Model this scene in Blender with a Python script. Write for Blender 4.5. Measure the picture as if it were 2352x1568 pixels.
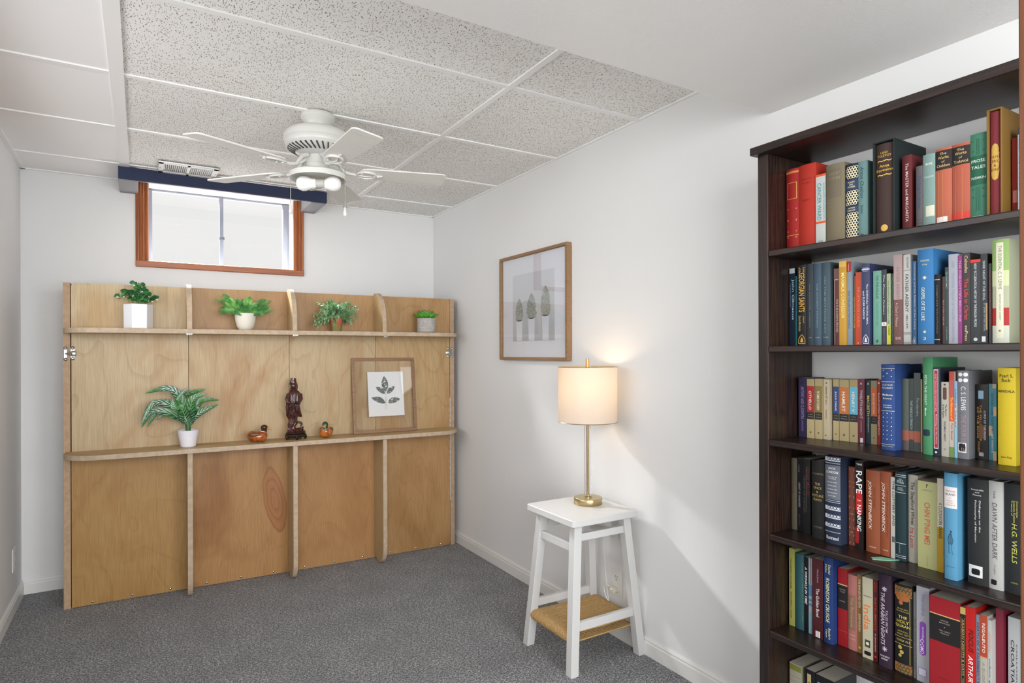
import bpy, bmesh, math, random
from mathutils import Vector, Matrix
for o in list(bpy.data.objects): bpy.data.objects.remove(o)
SC = bpy.context.scene
COL = SC.collection
rad = math.radians

# ------------------------------------------------------------ camera, sky, lights, exposure
cam_d = bpy.data.cameras.new('camera'); cam = bpy.data.objects.new('camera', cam_d); COL.objects.link(cam)
YAW, ROLL = .541, .0034
_s, _c = math.sin(YAW), math.cos(YAW)
LAT = Vector((_c, -_s, 0)); FWD = Vector((_s, _c, 0)); UP = Vector((0, 0, 1))
RX = math.cos(ROLL)*LAT - math.sin(ROLL)*UP
UY = math.sin(ROLL)*LAT + math.cos(ROLL)*UP
mw = Matrix((RX, UY, -FWD)).transposed().to_4x4(); mw.translation = Vector((-1.8307, -4.156, 1.2698))
cam.matrix_world = mw
cam_d.sensor_width = 36; cam_d.sensor_fit = 'HORIZONTAL'
cam_d.lens = 1420.6/2352*36; cam_d.shift_y = (811.45-784)/2352
cam_d.clip_start = .02
SC.camera = cam
w = bpy.data.worlds.new('sky'); SC.world = w; w.use_nodes = True
bg = w.node_tree.nodes['Background']; bg.inputs[0].default_value = (.985, .98, .975, 1); bg.inputs[1].default_value = .8
def area(name, loc, target, sx, sy, power, col):
    l = bpy.data.lights.new(name, 'AREA'); l.shape = 'RECTANGLE'; l.size = sx; l.size_y = sy; l.energy = power; l.color = col
    o = bpy.data.objects.new(name, l); COL.objects.link(o); o.location = loc
    o.rotation_euler = (Vector(target)-Vector(loc)).to_track_quat('-Z', 'Y').to_euler()
    return o
area('daylight_back_window', (-1.75, 1.5, 3.35), (-1.3, 0, 1.95), 1.1, .9, 1000, (.95, .975, 1))
area('daylight_left_window', (-3.45, -2.25, 1.6), (-2.0, -1.55, 1.7), 2.4, 1.4, 41, (.95, .975, 1))
area('fill_behind_camera', (-1.3, -6.0, 1.7), (-1.2, -1.6, 1.85), 3.8, 1.8, 200, (.97, .985, 1))  # unseen fill light added behind the camera to brighten the whole room
SC.view_settings.view_transform = 'Standard'; SC.view_settings.look = 'None'
SC.view_settings.gamma = 1; SC.view_settings.use_curve_mapping = False
SC.view_settings.exposure = .22

# ------------------------------------------------------------ materials
def lin(h):
    if not isinstance(h, str): return (*h[:3], 1)
    r = []
    for i in (0, 2, 4):
        v = int(h[i:i+2], 16)/255
        r.append(v/12.92 if v <= .04045 else ((v+.055)/1.055)**2.4)
    return (*r, 1)
MC = {}
def newmat(name):
    m = bpy.data.materials.new(name); m.use_nodes = True
    nt = m.node_tree; return m, nt, nt.nodes['Principled BSDF']
def plain(h, rough=.5, metal=0, bump=0, bscale=300, spec=.5, name=None):
    k = (h, rough, metal, bump, bscale, spec)
    if k in MC: return MC[k]
    m, nt, b = newmat(name or 'paint_'+str(h))
    b.inputs['Base Color'].default_value = lin(h); b.inputs['Roughness'].default_value = rough
    b.inputs['Metallic'].default_value = metal; b.inputs['Specular IOR Level'].default_value = spec
    if bump:
        tc = nt.nodes.new('ShaderNodeTexCoord'); n = nt.nodes.new('ShaderNodeTexNoise'); n.inputs['Scale'].default_value = bscale
        n.inputs['Detail'].default_value = 3
        bp = nt.nodes.new('ShaderNodeBump'); bp.inputs['Strength'].default_value = bump; bp.inputs['Distance'].default_value = .002
        nt.links.new(tc.outputs['Object'], n.inputs['Vector']); nt.links.new(n.outputs['Fac'], bp.inputs['Height']); nt.links.new(bp.outputs[0], b.inputs['Normal'])
    MC[k] = m; return m
class NT:
    """tiny node helper"""
    def __init__(s, name): s.m, s.nt, s.b = newmat(name)
    def n(s, t, **kw):
        x = s.nt.nodes.new(t)
        for k, v in kw.items():
            if k.startswith('i_'): x.inputs[k[2:].replace('_', ' ')].default_value = v
            else: setattr(x, k, v)
        return x
    def l(s, a, b): s.nt.links.new(a, b)
    def coord(s, scale=(1, 1, 1), rot=(0, 0, 0), kind='Object'):
        t = s.n('ShaderNodeTexCoord'); mp = s.n('ShaderNodeMapping'); mp.inputs['Scale'].default_value = scale; mp.inputs['Rotation'].default_value = rot
        s.l(t.outputs[kind], mp.inputs['Vector']); return mp.outputs[0]
    def noise(s, v, scale, detail=3, rough=.5, dist=0):
        x = s.n('ShaderNodeTexNoise'); x.inputs['Scale'].default_value = scale; x.inputs['Detail'].default_value = detail
        x.inputs['Roughness'].default_value = rough; x.inputs['Distortion'].default_value = dist; s.l(v, x.inputs['Vector']); return x.outputs['Fac']
    def ramp(s, f, stops):
        r = s.n('ShaderNodeValToRGB'); e = r.color_ramp.elements
        while len(e) > 1: e.remove(e[-1])
        e[0].position = stops[0][0]; e[0].color = lin(stops[0][1])
        for p, c in stops[1:]:
            q = e.new(p); q.color = lin(c)
        s.l(f, r.inputs[0]); return r.outputs[0]
    def mix(s, f, a, b, mode='MIX'):
        x = s.n('ShaderNodeMix', data_type='RGBA', blend_type=mode)
        if isinstance(f, (int, float)): x.inputs[0].default_value = f
        else: s.l(f, x.inputs[0])
        for i, v in ((6, a), (7, b)):
            if isinstance(v, (str, tuple)): x.inputs[i].default_value = lin(v)
            else: s.l(v, x.inputs[i])
        return x.outputs[2]
    def math(s, op, a, b=0, c=0):
        x = s.n('ShaderNodeMath', operation=op)
        for i, v in enumerate((a, b, c)):
            if isinstance(v, (int, float)): x.inputs[i].default_value = v
            else: s.l(v, x.inputs[i])
        return x.outputs[0]
    def bump(s, h, strength, dist):
        x = s.n('ShaderNodeBump'); x.inputs['Strength'].default_value = strength; x.inputs['Distance'].default_value = dist
        s.l(h, x.inputs['Height']); s.l(x.outputs[0], s.b.inputs['Normal'])
    def color(s, c): s.l(c, s.b.inputs['Base Color'])
    def set(s, **kw):
        for k, v in kw.items(): s.b.inputs[k.replace('_', ' ')].default_value = v

def dim(h, k=(.84, .81, .745)): return ''.join('%02x' % int(int(h[i:i+2], 16)*q) for i, q in zip((0, 2, 4), k))
def birch(seed, light='dcc39a', dark='c79a62', figure=1.0, knot=None):
    light, dark = dim(light), dim(dark)
    t = NT('birch_plywood_face')
    g = t.coord((1, 1, 1)); tc = t.n('ShaderNodeVectorMath', operation='ADD'); t.l(g, tc.inputs[0]); tc.inputs[1].default_value = (seed*3.1, seed*1.7, seed*5.3)
    mp = t.n('ShaderNodeMapping'); mp.inputs['Scale'].default_value = (1, 1, .42); t.l(tc.outputs[0], mp.inputs['Vector'])
    big = t.noise(mp.outputs[0], 3.2, 3, .55, .8)
    base = t.ramp(big, [(.30, dark), (.5, light), (.62, light), (.8, dark)])
    wv = t.noise(mp.outputs[0], 1.5, 3, .5, .5)
    rings = t.math('FRACT', t.math('MULTIPLY', wv, 16.0))
    line = t.ramp(rings, [(0, '8a6238'), (.05, 'b58f5f'), (.16, 'ffffff'), (1, 'ffffff')])
    c = t.mix(.16*figure, base, line, 'MULTIPLY')
    m2 = t.n('ShaderNodeMapping'); m2.inputs['Scale'].default_value = (90, 90, 3); t.l(tc.outputs[0], m2.inputs['Vector'])
    fine = t.noise(m2.outputs[0], 3.5, 2, .5)
    c = t.mix(.22, c, t.ramp(fine, [(.35, 'a98250'), (.62, 'ffffff')]), 'MULTIPLY')
    m3 = t.n('ShaderNodeMapping'); m3.inputs['Scale'].default_value = (1, 1, 1); t.l(tc.outputs[0], m3.inputs['Vector'])
    if knot:
        # an oval heart figure in the veneer, in local panel coordinates
        kx, kz, rx, rz = knot
        sp = t.n('ShaderNodeSeparateXYZ'); t.l(g, sp.inputs[0])
        nn = t.noise(g, 9, 2); 
        dx = t.math('DIVIDE', t.math('SUBTRACT', t.math('ADD', sp.outputs[0], t.math('MULTIPLY', t.math('SUBTRACT', sp.outputs[2], kz), .16)), kx), rx)
        dz = t.math('DIVIDE', t.math('SUBTRACT', sp.outputs[2], kz), rz)
        r = t.math('SQRT', t.math('ADD', t.math('MULTIPLY', dx, dx), t.math('MULTIPLY', dz, dz)))
        r = t.math('ADD', r, t.math('MULTIPLY', t.math('SUBTRACT', nn, .5), .35))
        kc = t.ramp(t.math('FRACT', t.math('MULTIPLY', r, 3.2)), [(0, '96613a'), (.6, 'a06a40'), (.88, '8d5c37'), (1, '774b2d')])
        c = t.mix(t.ramp(r, [(.93, (.75, .75, .75)), (1.0, (0, 0, 0))]), c, kc)
    t.color(c); t.set(Roughness=.42, Specular_IOR_Level=.35)
    t.bump(fine, .08, .001)
    return t.m
def ply_edge(axis, n=420, tint=('bfab94', 'a9957d', 'b7a48e')):
    t = NT('plywood_edge')
    v = t.coord((1, 1, 1)); sp = t.n('ShaderNodeSeparateXYZ'); t.l(v, sp.inputs[0])
    a = sp.outputs['XYZ'.index(axis)]
    nz = t.noise(v, 6, 1)
    st = t.math('FRACT', t.math('ADD', t.math('MULTIPLY', a, n), t.math('MULTIPLY', nz, .2)))
    c = t.ramp(st, [(0, tint[0]), (.45, tint[0]), (.55, tint[1]), (.9, tint[2]), (1, tint[0])])
    c = t.mix(.18, c, t.ramp(t.noise(v, 40, 2), [(.4, '9c8468'), (.6, 'ffffff')]), 'MULTIPLY')
    t.color(c); t.set(Roughness=.7); return t.m
def wood(name, light, dark, axis='Z', rough=.4, gs=1.0, spec=.5, rot=(0, 0, 0), coat=0):
    t = NT(name)
    sc = {'Z': (22, 22, 1.1), 'Y': (22, 1.1, 22), 'X': (1.1, 22, 22)}[axis]
    v = t.coord(tuple(x*gs for x in sc), rot)
    f = t.noise(v, 2.2, 4, .6, .7)
    c = t.ramp(f, [(.3, dark), (.5, light), (.72, dark)])
    f2 = t.noise(v, 9, 3, .6)
    c = t.mix(.4, c, t.ramp(f2, [(.35, dark), (.65, light)]))
    t.color(c); t.set(Roughness=rough, Specular_IOR_Level=spec, Coat_Weight=coat, Coat_Roughness=.12)
    t.bump(f2, .12, .001); return t.m
def dark_wood(axis):
    t = NT('dark_stained_pine')
    sc = {'Z': (32, 32, 1.3), 'Y': (32, 1.3, 32)}[axis]
    v = t.coord(sc)
    f = t.noise(v, 2.4, 4, .6, .9)
    c = t.ramp(f, [(.28, '100b0a'), (.46, '1c1412'), (.56, '321f16'), (.62, '1f1613'), (.78, '120e0d')])
    w2 = t.noise(t.coord((1, 1, 1)), 14, 3, .7)
    c = t.mix(t.ramp(w2, [(.64, (0, 0, 0)), (.76, (.3, .3, .3))]), c, '4a2815')
    t.color(c); t.set(Roughness=.33, Specular_IOR_Level=.5)
    t.bump(f, .1, .001); return t.m

def wall_mat():
    t = NT('white_wall_paint'); v = t.coord()
    t.color(t.ramp(t.noise(v, .9, 2), [(.3, 'dfdfdf'), (.7, 'e6e6e5')])); t.set(Roughness=.62, Specular_IOR_Level=.3)
    t.bump(t.noise(v, 170, 3), .12, .0015); return t.m
WALL = wall_mat()
SOFFIT = plain('dcdad7', .38, 0, .25, 210, .5, 'soffit_paint')
TRIMW = plain('e4e3e0', .35, 0, .05, 60, .5, 'white_gloss_trim')
def carpet_mat():
    t = NT('grey_loop_carpet'); v = t.coord()
    a = t.noise(v, 165, 4, .7); b = t.noise(v, 6, 3); m = t.coord((70, 190, 70), (0, 0, .5)); c2 = t.noise(m, 1.0, 2)
    c = t.ramp(a, [(.36, '2e2f32'), (.5, '6c6d70'), (.64, 'c2c2c3')])
    c = t.mix(t.ramp(c2, [(.56, (0, 0, 0)), (.64, (.75, .75, .75))]), c, 'c2c1bf')
    c = t.mix(t.ramp(b, [(.35, (.25, .25, .25)), (.65, (0, 0, 0))]), c, '505154')
    t.color(c); t.set(Roughness=1, Specular_IOR_Level=.05, Sheen_Weight=.15)
    t.bump(a, .6, .004); return t.m
CARPET = carpet_mat()
def tile_mat():
    t = NT('fissured_acoustic_tile')
    v0 = t.coord()
    wob = t.n('ShaderNodeTexNoise'); wob.inputs['Scale'].default_value = 14; t.l(v0, wob.inputs['Vector'])
    ad = t.n('ShaderNodeVectorMath', operation='MULTIPLY_ADD'); t.l(wob.outputs['Color'], ad.inputs[0]); ad.inputs[1].default_value = (.05, .05, .05); t.l(v0, ad.inputs[2])
    def fiss(rot, sx, sy, th, keep):
        mp = t.n('ShaderNodeMapping'); mp.inputs['Rotation'].default_value = (0, 0, rot); mp.inputs['Scale'].default_value = (sx, sy, 1); t.l(ad.outputs[0], mp.inputs['Vector'])
        vo = t.n('ShaderNodeTexVoronoi', voronoi_dimensions='2D'); vo.inputs['Scale'].default_value = 1; t.l(mp.outputs[0], vo.inputs['Vector'])
        d = t.math('LESS_THAN', vo.outputs['Distance'], th)
        sp = t.n('ShaderNodeSeparateColor'); t.l(vo.outputs['Color'], sp.inputs[0])
        return t.math('MULTIPLY', d, t.math('LESS_THAN', sp.outputs[0], keep))
    f = t.math('MAXIMUM', fiss(.35, 135, 38, .16, .62), fiss(-.6, 145, 46, .15, .45))
    f = t.math('MAXIMUM', f, fiss(0, 170, 170, .13, .5))
    c = t.mix(f, 'f3f2ef', '97938b')
    c = t.mix(t.ramp(t.noise(v0, 3, 2), [(.35, (.3, .3, .3)), (.6, (0, 0, 0))]), c, t.mix(f, 'e6e3de', '87827a'))
    t.color(c); t.set(Roughness=.95, Specular_IOR_Level=.1)
    inv = t.math('SUBTRACT', 1, f); t.bump(inv, .5, .002); return t.m
TILE = tile_mat(); SMOOTH_TILE = plain('f6f6f5', .75, 0, .03, 90, .3, 'smooth_ceiling_panel'); TEE = plain('f2f2f0', .4, 0, 0, 1, .4, 'white_ceiling_tee')
def thin_glass(name, tint='ffffff', refl=1.0):
    m, nt, b = newmat(name); nt.nodes.remove(b); out = nt.nodes['Material Output']
    tr = nt.nodes.new('ShaderNodeBsdfTransparent'); tr.inputs[0].default_value = lin(tint)
    gl = nt.nodes.new('ShaderNodeBsdfGlossy'); gl.inputs['Roughness'].default_value = .02
    fr = nt.nodes.new('ShaderNodeFresnel'); fr.inputs[0].default_value = 1.5
    mu = nt.nodes.new('ShaderNodeMath'); mu.operation = 'MULTIPLY'; mu.inputs[1].default_value = refl; nt.links.new(fr.outputs[0], mu.inputs[0])
    ge = nt.nodes.new('ShaderNodeNewGeometry'); sb = nt.nodes.new('ShaderNodeMath'); sb.operation = 'SUBTRACT'; sb.inputs[0].default_value = 1; nt.links.new(ge.outputs['Backfacing'], sb.inputs[1])
    m2 = nt.nodes.new('ShaderNodeMath'); m2.operation = 'MULTIPLY'; m2.use_clamp = True; nt.links.new(mu.outputs[0], m2.inputs[0]); nt.links.new(sb.outputs[0], m2.inputs[1]); mu = m2
    mx = nt.nodes.new('ShaderNodeMixShader'); nt.links.new(mu.outputs[0], mx.inputs[0]); nt.links.new(tr.outputs[0], mx.inputs[1]); nt.links.new(gl.outputs[0], mx.inputs[2])
    nt.links.new(mx.outputs[0], out.inputs[0]); return m
GLASS = thin_glass('clear_glass', 'fdfdfd', 1.6)
PICGLASS = thin_glass('picture_glass', 'fdfdfe', 2.3)
BRASS = plain('bba77c', .32, 1, 0, 1, .5, 'brushed_brass')
CHROME = plain('b9b9b6', .25, 1, 0, 1, .5, 'polished_steel')

# ------------------------------------------------------------ mesh helpers
class B:
    def __init__(s): s.bm = bmesh.new(); s.uv = s.bm.loops.layers.uv.new('UVMap'); s.mats = []; s.cur = 0; s.T = Matrix()
    def v(s, p): return s.bm.verts.new(s.T @ Vector(p))
    def f(s, vs, uv=None):
        try: fc = s.bm.faces.new(vs)
        except ValueError: return None
        fc.material_index = s.cur
        if uv:
            for l, u in zip(fc.loops, uv): l[s.uv].uv = u
        return fc
    def box(s, x0, x1, y0, y1, z0, z1):
        p = [s.v((x, y, z)) for x in (x0, x1) for y in (y0, y1) for z in (z0, z1)]
        for q in ((0, 1, 3, 2), (4, 6, 7, 5), (0, 4, 5, 1), (2, 3, 7, 6), (0, 2, 6, 4), (1, 5, 7, 3)): s.f([p[i] for i in q])
    def hexa(s, bot, top):
        a = [s.v(p) for p in bot]; b = [s.v(p) for p in top]; n = len(a)
        s.f(a[::-1]); s.f(b)
        for i in range(n): s.f([a[i], a[(i+1) % n], b[(i+1) % n], b[i]])
    def rings(s, rs, cap0=True, cap1=True, closed=True):
        R = [[s.v(p) for p in r] for r in rs]; n = len(R[0])
        for a, b in zip(R, R[1:]):
            for i in range(n if closed else n-1): s.f([a[i], a[(i+1) % n], b[(i+1) % n], b[i]])
        if cap0: s.f(R[0][::-1])
        if cap1: s.f(R[-1])
        return R
    def lathe(s, prof, c=(0, 0, 0), n=32, cap0=True, cap1=True, sx=1, sy=1):
        s.rings([[(c[0]+r*sx*math.cos(2*math.pi*i/n), c[1]+r*sy*math.sin(2*math.pi*i/n), c[2]+z) for i in range(n)] for r, z in prof], cap0, cap1)
    def tube(s, pts, r, n=8, caps=True):
        pts = [Vector(p) for p in pts]; rs = r if isinstance(r, (list, tuple)) else [r]*len(pts)
        rr = []; nrm = None
        for i, p in enumerate(pts):
            d = (pts[min(i+1, len(pts)-1)] - pts[max(i-1, 0)]).normalized()
            if nrm is None:
                nrm = d.cross(Vector((0, 0, 1)));
                if nrm.length < .1: nrm = d.cross(Vector((1, 0, 0)))
            nrm = (nrm - d*nrm.dot(d)).normalized(); b = d.cross(nrm)
            rr.append([p + (nrm*math.cos(2*math.pi*k/n)+b*math.sin(2*math.pi*k/n))*rs[i] for k in range(n)])
        s.rings(rr, caps, caps)
    def ball(s, c, r, n=12, m=8, sx=1, sy=1, sz=1):
        prof = [(max(r*math.sin(math.pi*j/m), 1e-5), -r*math.cos(math.pi*j/m)*sz) for j in range(m+1)]
        s.lathe(prof, c, n, False, False, sx, sy)
    def prism(s, poly, z0, z1, axis='Z'):
        def P(a, b, c): return {'Z': (a, b, c), 'Y': (a, c, b), 'X': (c, a, b)}[axis]
        a = [s.v(P(x, y, z0)) for x, y in poly]; b = [s.v(P(x, y, z1)) for x, y in poly]; n = len(poly)
        s.f(a[::-1]); s.f(b)
        for i in range(n): s.f([a[i], a[(i+1) % n], b[(i+1) % n], b[i]])
def obj(name, b, mat, parent=None, smooth=False, bevel=0, seg=2, label=None, merge=True):
    if merge: bmesh.ops.remove_doubles(b.bm, verts=b.bm.verts, dist=1e-6)
    bmesh.ops.recalc_face_normals(b.bm, faces=b.bm.faces)
    me = bpy.data.meshes.new(name); b.bm.to_mesh(me); b.bm.free()
    for m in (mat if isinstance(mat, (list, tuple)) else [mat]): me.materials.append(getattr(m, 'm', m))
    o = bpy.data.objects.new(name, me); COL.objects.link(o)
    if parent: o.parent = parent
    if smooth:
        me.polygons.foreach_set('use_smooth', [True]*len(me.polygons))
        if smooth != 'all':
            try: me.set_sharp_from_angle(angle=rad(38))
            except Exception: pass
    if bevel:
        md = o.modifiers.new('bevel', 'BEVEL'); md.width = bevel; md.segments = seg; md.limit_method = 'ANGLE'; md.angle_limit = rad(40)
    if label: o['label'] = label
    return o
def thing(name, label, cat, loc=(0, 0, 0), rz=0, group=None):
    o = bpy.data.objects.new(name, None); COL.objects.link(o); o.location = loc; o.rotation_euler = (0, 0, rz); o.empty_display_size = .05
    o['label'] = label; o['category'] = cat
    if group: o['group'] = group
    return o
def tag(o, label, cat, group=None):
    o['label'] = label; o['category'] = cat
    if group: o['group'] = group
    return o
def struct(name, b, mat, parent=None, **kw):
    o = obj(name, b, mat, parent, **kw)
    if not parent: o['kind'] = 'structure'
    return o
def bx(name, mat, parent, *a, bevel=0, **kw):
    b = B(); b.box(*a); return obj(name, b, mat, parent, bevel=bevel, **kw)
random.seed(4)

# ------------------------------------------------------------ room
HC = 2.2615; XL = -2.3748; SZ = 2.0785; SY = -2.81; YF = -3.95
b = B(); b.box(XL-.3, .3, -4.7, .3, -.08, 0); struct('floor', b, CARPET)
WX0, WX1, WZ0, WZ1 = -1.80, -.97, 1.80, 2.275        # hole of the back window
def holed(name, u0, u1, z0, z1, hu0, hu1, hz0, hz1, t0, t1, axis):
    b = B()
    for a0, a1, c0, c1 in ((u0, hu0, z0, z1), (hu1, u1, z0, z1), (hu0, hu1, z0, hz0), (hu0, hu1, hz1, z1)):
        if axis == 'Y': b.box(a0, a1, t0, t1, c0, c1)
        else: b.box(t0, t1, a0, a1, c0, c1)
    return struct(name, b, WALL)
holed('wall_back', XL, 0, 0, 2.5, WX0, WX1, WZ0, WZ1, 0, .22, 'Y')
LW = (-3.3, -.74, 1.22, 2.12)
holed('wall_left', -3.95, .22, 0, 2.5, LW[0], LW[1], LW[2], LW[3], XL-.2, XL, 'X')
b = B(); b.box(0, .15, YF, .22, 0, 2.5); struct('wall_right', b, WALL)
b = B(); b.box(-1.233, -1.10, YF-.12, YF, 0, 2.5); struct('wall_front', b, WALL)
# baseboards: profiled
def baseboard(name, pts, inward):
    # pts: two points (x,y); profile offset along inward normal
    prof = [(0, 0), (.012, 0), (.012, .052), (.009, .058), (.010, .064), (.005, .073), (0, .073)]
    b = B(); (x0, y0), (x1, y1) = pts; nx, ny = inward
    b.rings([[(x+nx*d, y+ny*d, z) for d, z in prof] for x, y in ((x0, y0), (x1, y1))])
    return struct(name, b, TRIMW)
baseboard('baseboard_right', ((0, 0), (0, YF)), (-1, 0))
baseboard('baseboard_back', ((XL, 0), (0, 0)), (0, -1))
baseboard('baseboard_left', ((XL, 0), (XL, YF)), (1, 0))
# ceiling deck, tees and tiles
b = B(); b.box(XL, 0, SY, 0, HC+.03, HC+.06); ceil = struct('ceiling', b, WALL)
T = .6096; C0 = -.345; TA, TB = -.647, -1.8915
rows = [0, C0, C0-T, C0-2*T, C0-3*T, C0-4*T]
rows = [r for r in rows if r > SY] + [SY]
cols = [0, TA, TB, XL]
for i in range(len(rows)-1):
    for j in range(3):
        y1, y0 = rows[i], rows[i+1]; x1, x0 = cols[j], cols[j+1]
        b = B(); b.box(x0+.004, x1-.004, y0+.004, y1-.004, HC+.004, HC+.018)
        o = obj('ceiling_tile', b, SMOOTH_TILE if j == 2 else TILE, ceil)
        if j == 2: o['label'] = 'smooth white ceiling panel'
for y in rows[1:-1]: bx('ceiling_tee', TEE, ceil, XL, 0, y-.012, y+.012, HC-.001, HC+.006)
bx('ceiling_tee', TEE, ceil, TA-.012, TA+.012, SY, 0, HC-.002, HC+.006)
bx('ceiling_tee', TEE, ceil, TB-.03, TB+.014, SY, 0, HC-.004, HC+.006)
for a in ((-.014, 0, SY, 0), (XL, XL+.022, SY, 0), (XL, 0, -.014, 0)): bx('wall_angle', TEE, ceil, *a, HC-.002, HC+.006)
b = B(); b.box(XL, 0, YF-.1, SY, SZ, 2.5); struct('ceiling_soffit', b, SOFFIT)
# door jamb beside the camera
b = B(); b.box(-1.2537, -1.233, YF-.14, YF, 0, 2.07)
JAMB = wood('stained_door_casing', '7d4a28', '55301a', 'Z', .35)
d1 = struct('door_1', b, JAMB, bevel=.001)

# ------------------------------------------------------------ windows
OAK = wood('red_oak_casing', 'b06a3f', '7d4526', 'Z', .4, .7); OAKX = wood('red_oak_casing_flat', 'b06a3f', '7d4526', 'X', .4, .7)
ALU = plain('8f93a0', .35, .6, 0, 1, .5, 'grey_aluminium')
win = bpy.data.objects.new('window_1', None); COL.objects.link(win); win['kind'] = 'structure'; win.location = (-1.385, 0, 1.8)
def wl(x0, x1, y0, y1, z0, z1): return (x0+1.385, x1+1.385, y0, y1, z0-1.8, z1-1.8)
def casing(x0, x1):
    b = B(); n = 6; xs = [x0+(x1-x0)*i/12 for i in range(13)]
    pr = [(x, -.016 - (.004*math.sin(i*1.9) if 0 < i < 12 else -.004)) for i, x in enumerate(xs)]
    poly = [(x0, 0)] + pr + [(x1, 0)]
    b.prism([(x+1.385, y) for x, y in poly], 1.81-1.8, 2.26-1.8); return b
obj('window_casing', casing(-1.853, -1.788), OAK, win); obj('window_casing', casing(-.983, -.918), OAK, win)
bx('window_casing', OAKX, win, *wl(-1.853, -.918, -.022, 0, 1.7755, 1.812), bevel=.004)
LIN = plain('e6e3df', .5)
for a in ((-1.80, -1.786, 0, .2, 1.80, 2.275), (-.984, -.97, 0, .2, 1.80, 2.275), (-1.80, -.97, 0, .2, 1.80, 1.812), (-1.80, -.97, -.0, .2, 2.262, 2.275)): bx('window_jamb', LIN, win, *wl(*a))
fr = B()
for a in ((-1.786, -1.768, .12, .16, 1.812, 2.268), (-1.02, -.984, .12, .16, 1.812, 2.268), (-1.786, -.984, .12, .16, 1.812, 1.826), (-1.786, -.984, .12, .16, 2.258, 2.268)): fr.box(*wl(*a))
obj('window_frame', fr, ALU, win)
bx('window_mullion', ALU, win, *wl(-1.402, -1.381, .11, .15, 1.826, 2.258))
bx('window_latch', plain('6f737d', .4, .5), win, *wl(-1.406, -1.377, .09, .11, 1.985, 2.005), bevel=.003)
bx('window_pane', GLASS, win, *wl(-1.768, -1.402, .128, .132, 1.826, 2.258)); bx('window_pane', GLASS, win, *wl(-1.381, -1.02, .14, .144, 1.826, 2.258))
win2 = bpy.data.objects.new('window_2', None); COL.objects.link(win2); win2['kind'] = 'structure'; win2.location = (XL, -2.02, 1.22)
for a in ((-.2, .015, -1.28, -1.25, 0, .9), (-.2, .015, 1.25, 1.28, 0, .9), (-.2, .015, -1.28, 1.28, -.0, .03), (-.2, .015, -1.28, 1.28, .87, .9)): bx('window_frame', OAK, win2, *a)
bx('window_pane', GLASS, win2, -.12, -.115, -1.25, 1.25, .03, .87)
def spl(pts, n=8):
    P = [Vector(p) for p in pts]; out = []
    for i in range(len(P)-1):
        a, b_, c, d = P[max(i-1, 0)], P[i], P[i+1], P[min(i+2, len(P)-1)]
        for k in range(n):
            t_ = k/n; out.append(.5*((2*b_)+(c-a)*t_+(2*a-5*b_+4*c-d)*t_*t_+(3*b_-a-3*c+d)*t_**3))
    return out+[P[-1]]
# ------------------------------------------------------------ valance over the back window
vb = thing('window_valance', 'dark navy box valance with grey ends above the small window', 'valance', (-1.388, 0, 2.195))
NAVY = plain('343a52', .8, 0, .4, 400, .2, 'navy_fabric'); GREYB = plain('8b8b8e', .55, 0, .1, 50)
bx('front_board', NAVY, vb, -.54, .54, -.325, -.305, 0, .064, bevel=.002)
for x0, x1 in ((-.54, -.45), (.45, .54)): bx('end_board', GREYB, vb, x0, x1, -.305, -.001, -.004 if x0 < 0 else -.004, .06, bevel=.003)
# ------------------------------------------------------------ ceiling register
VW = plain('f2f2ef', .4)
vg = thing('ceiling_vent', 'white slatted metal register on the ceiling beside the valance', 'vent', (-1.608, -.425, HC-.002))
b = B(); X0, Y0 = .14, .105
for a in ((-X0, X0, -Y0, -Y0+.03), (-X0, X0, Y0-.03, Y0), (-X0, -X0+.025, -Y0, Y0), (X0-.025, X0, -Y0, Y0), (-.008, .008, -Y0, Y0)): b.box(*a, -.008, 0)
obj('vent_frame', b, VW, vg, bevel=.002)
b = B()
for i in range(26):
    x = -.113 + i*.226/25
    if abs(x) < .01: continue
    b.hexa([(x-.003, -.076, -.001), (x-.001, -.076, -.001), (x-.001, .076, -.001), (x-.003, .076, -.001)], [(x+.001, -.076, -.007), (x+.003, -.076, -.007), (x+.003, .076, -.007), (x+.001, .076, -.007)])
obj('louvers', b, VW, vg)
bx('duct_opening', plain('55534f', .9), vg, -.116, .116, -.076, .076, -.0008, 0)
for x in (-.132, .132):
    b = B(); b.lathe([(.004, -.0095), (.004, -.008)], (x, 0, 0), 10); obj('screw', b, CHROME, vg)

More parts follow.
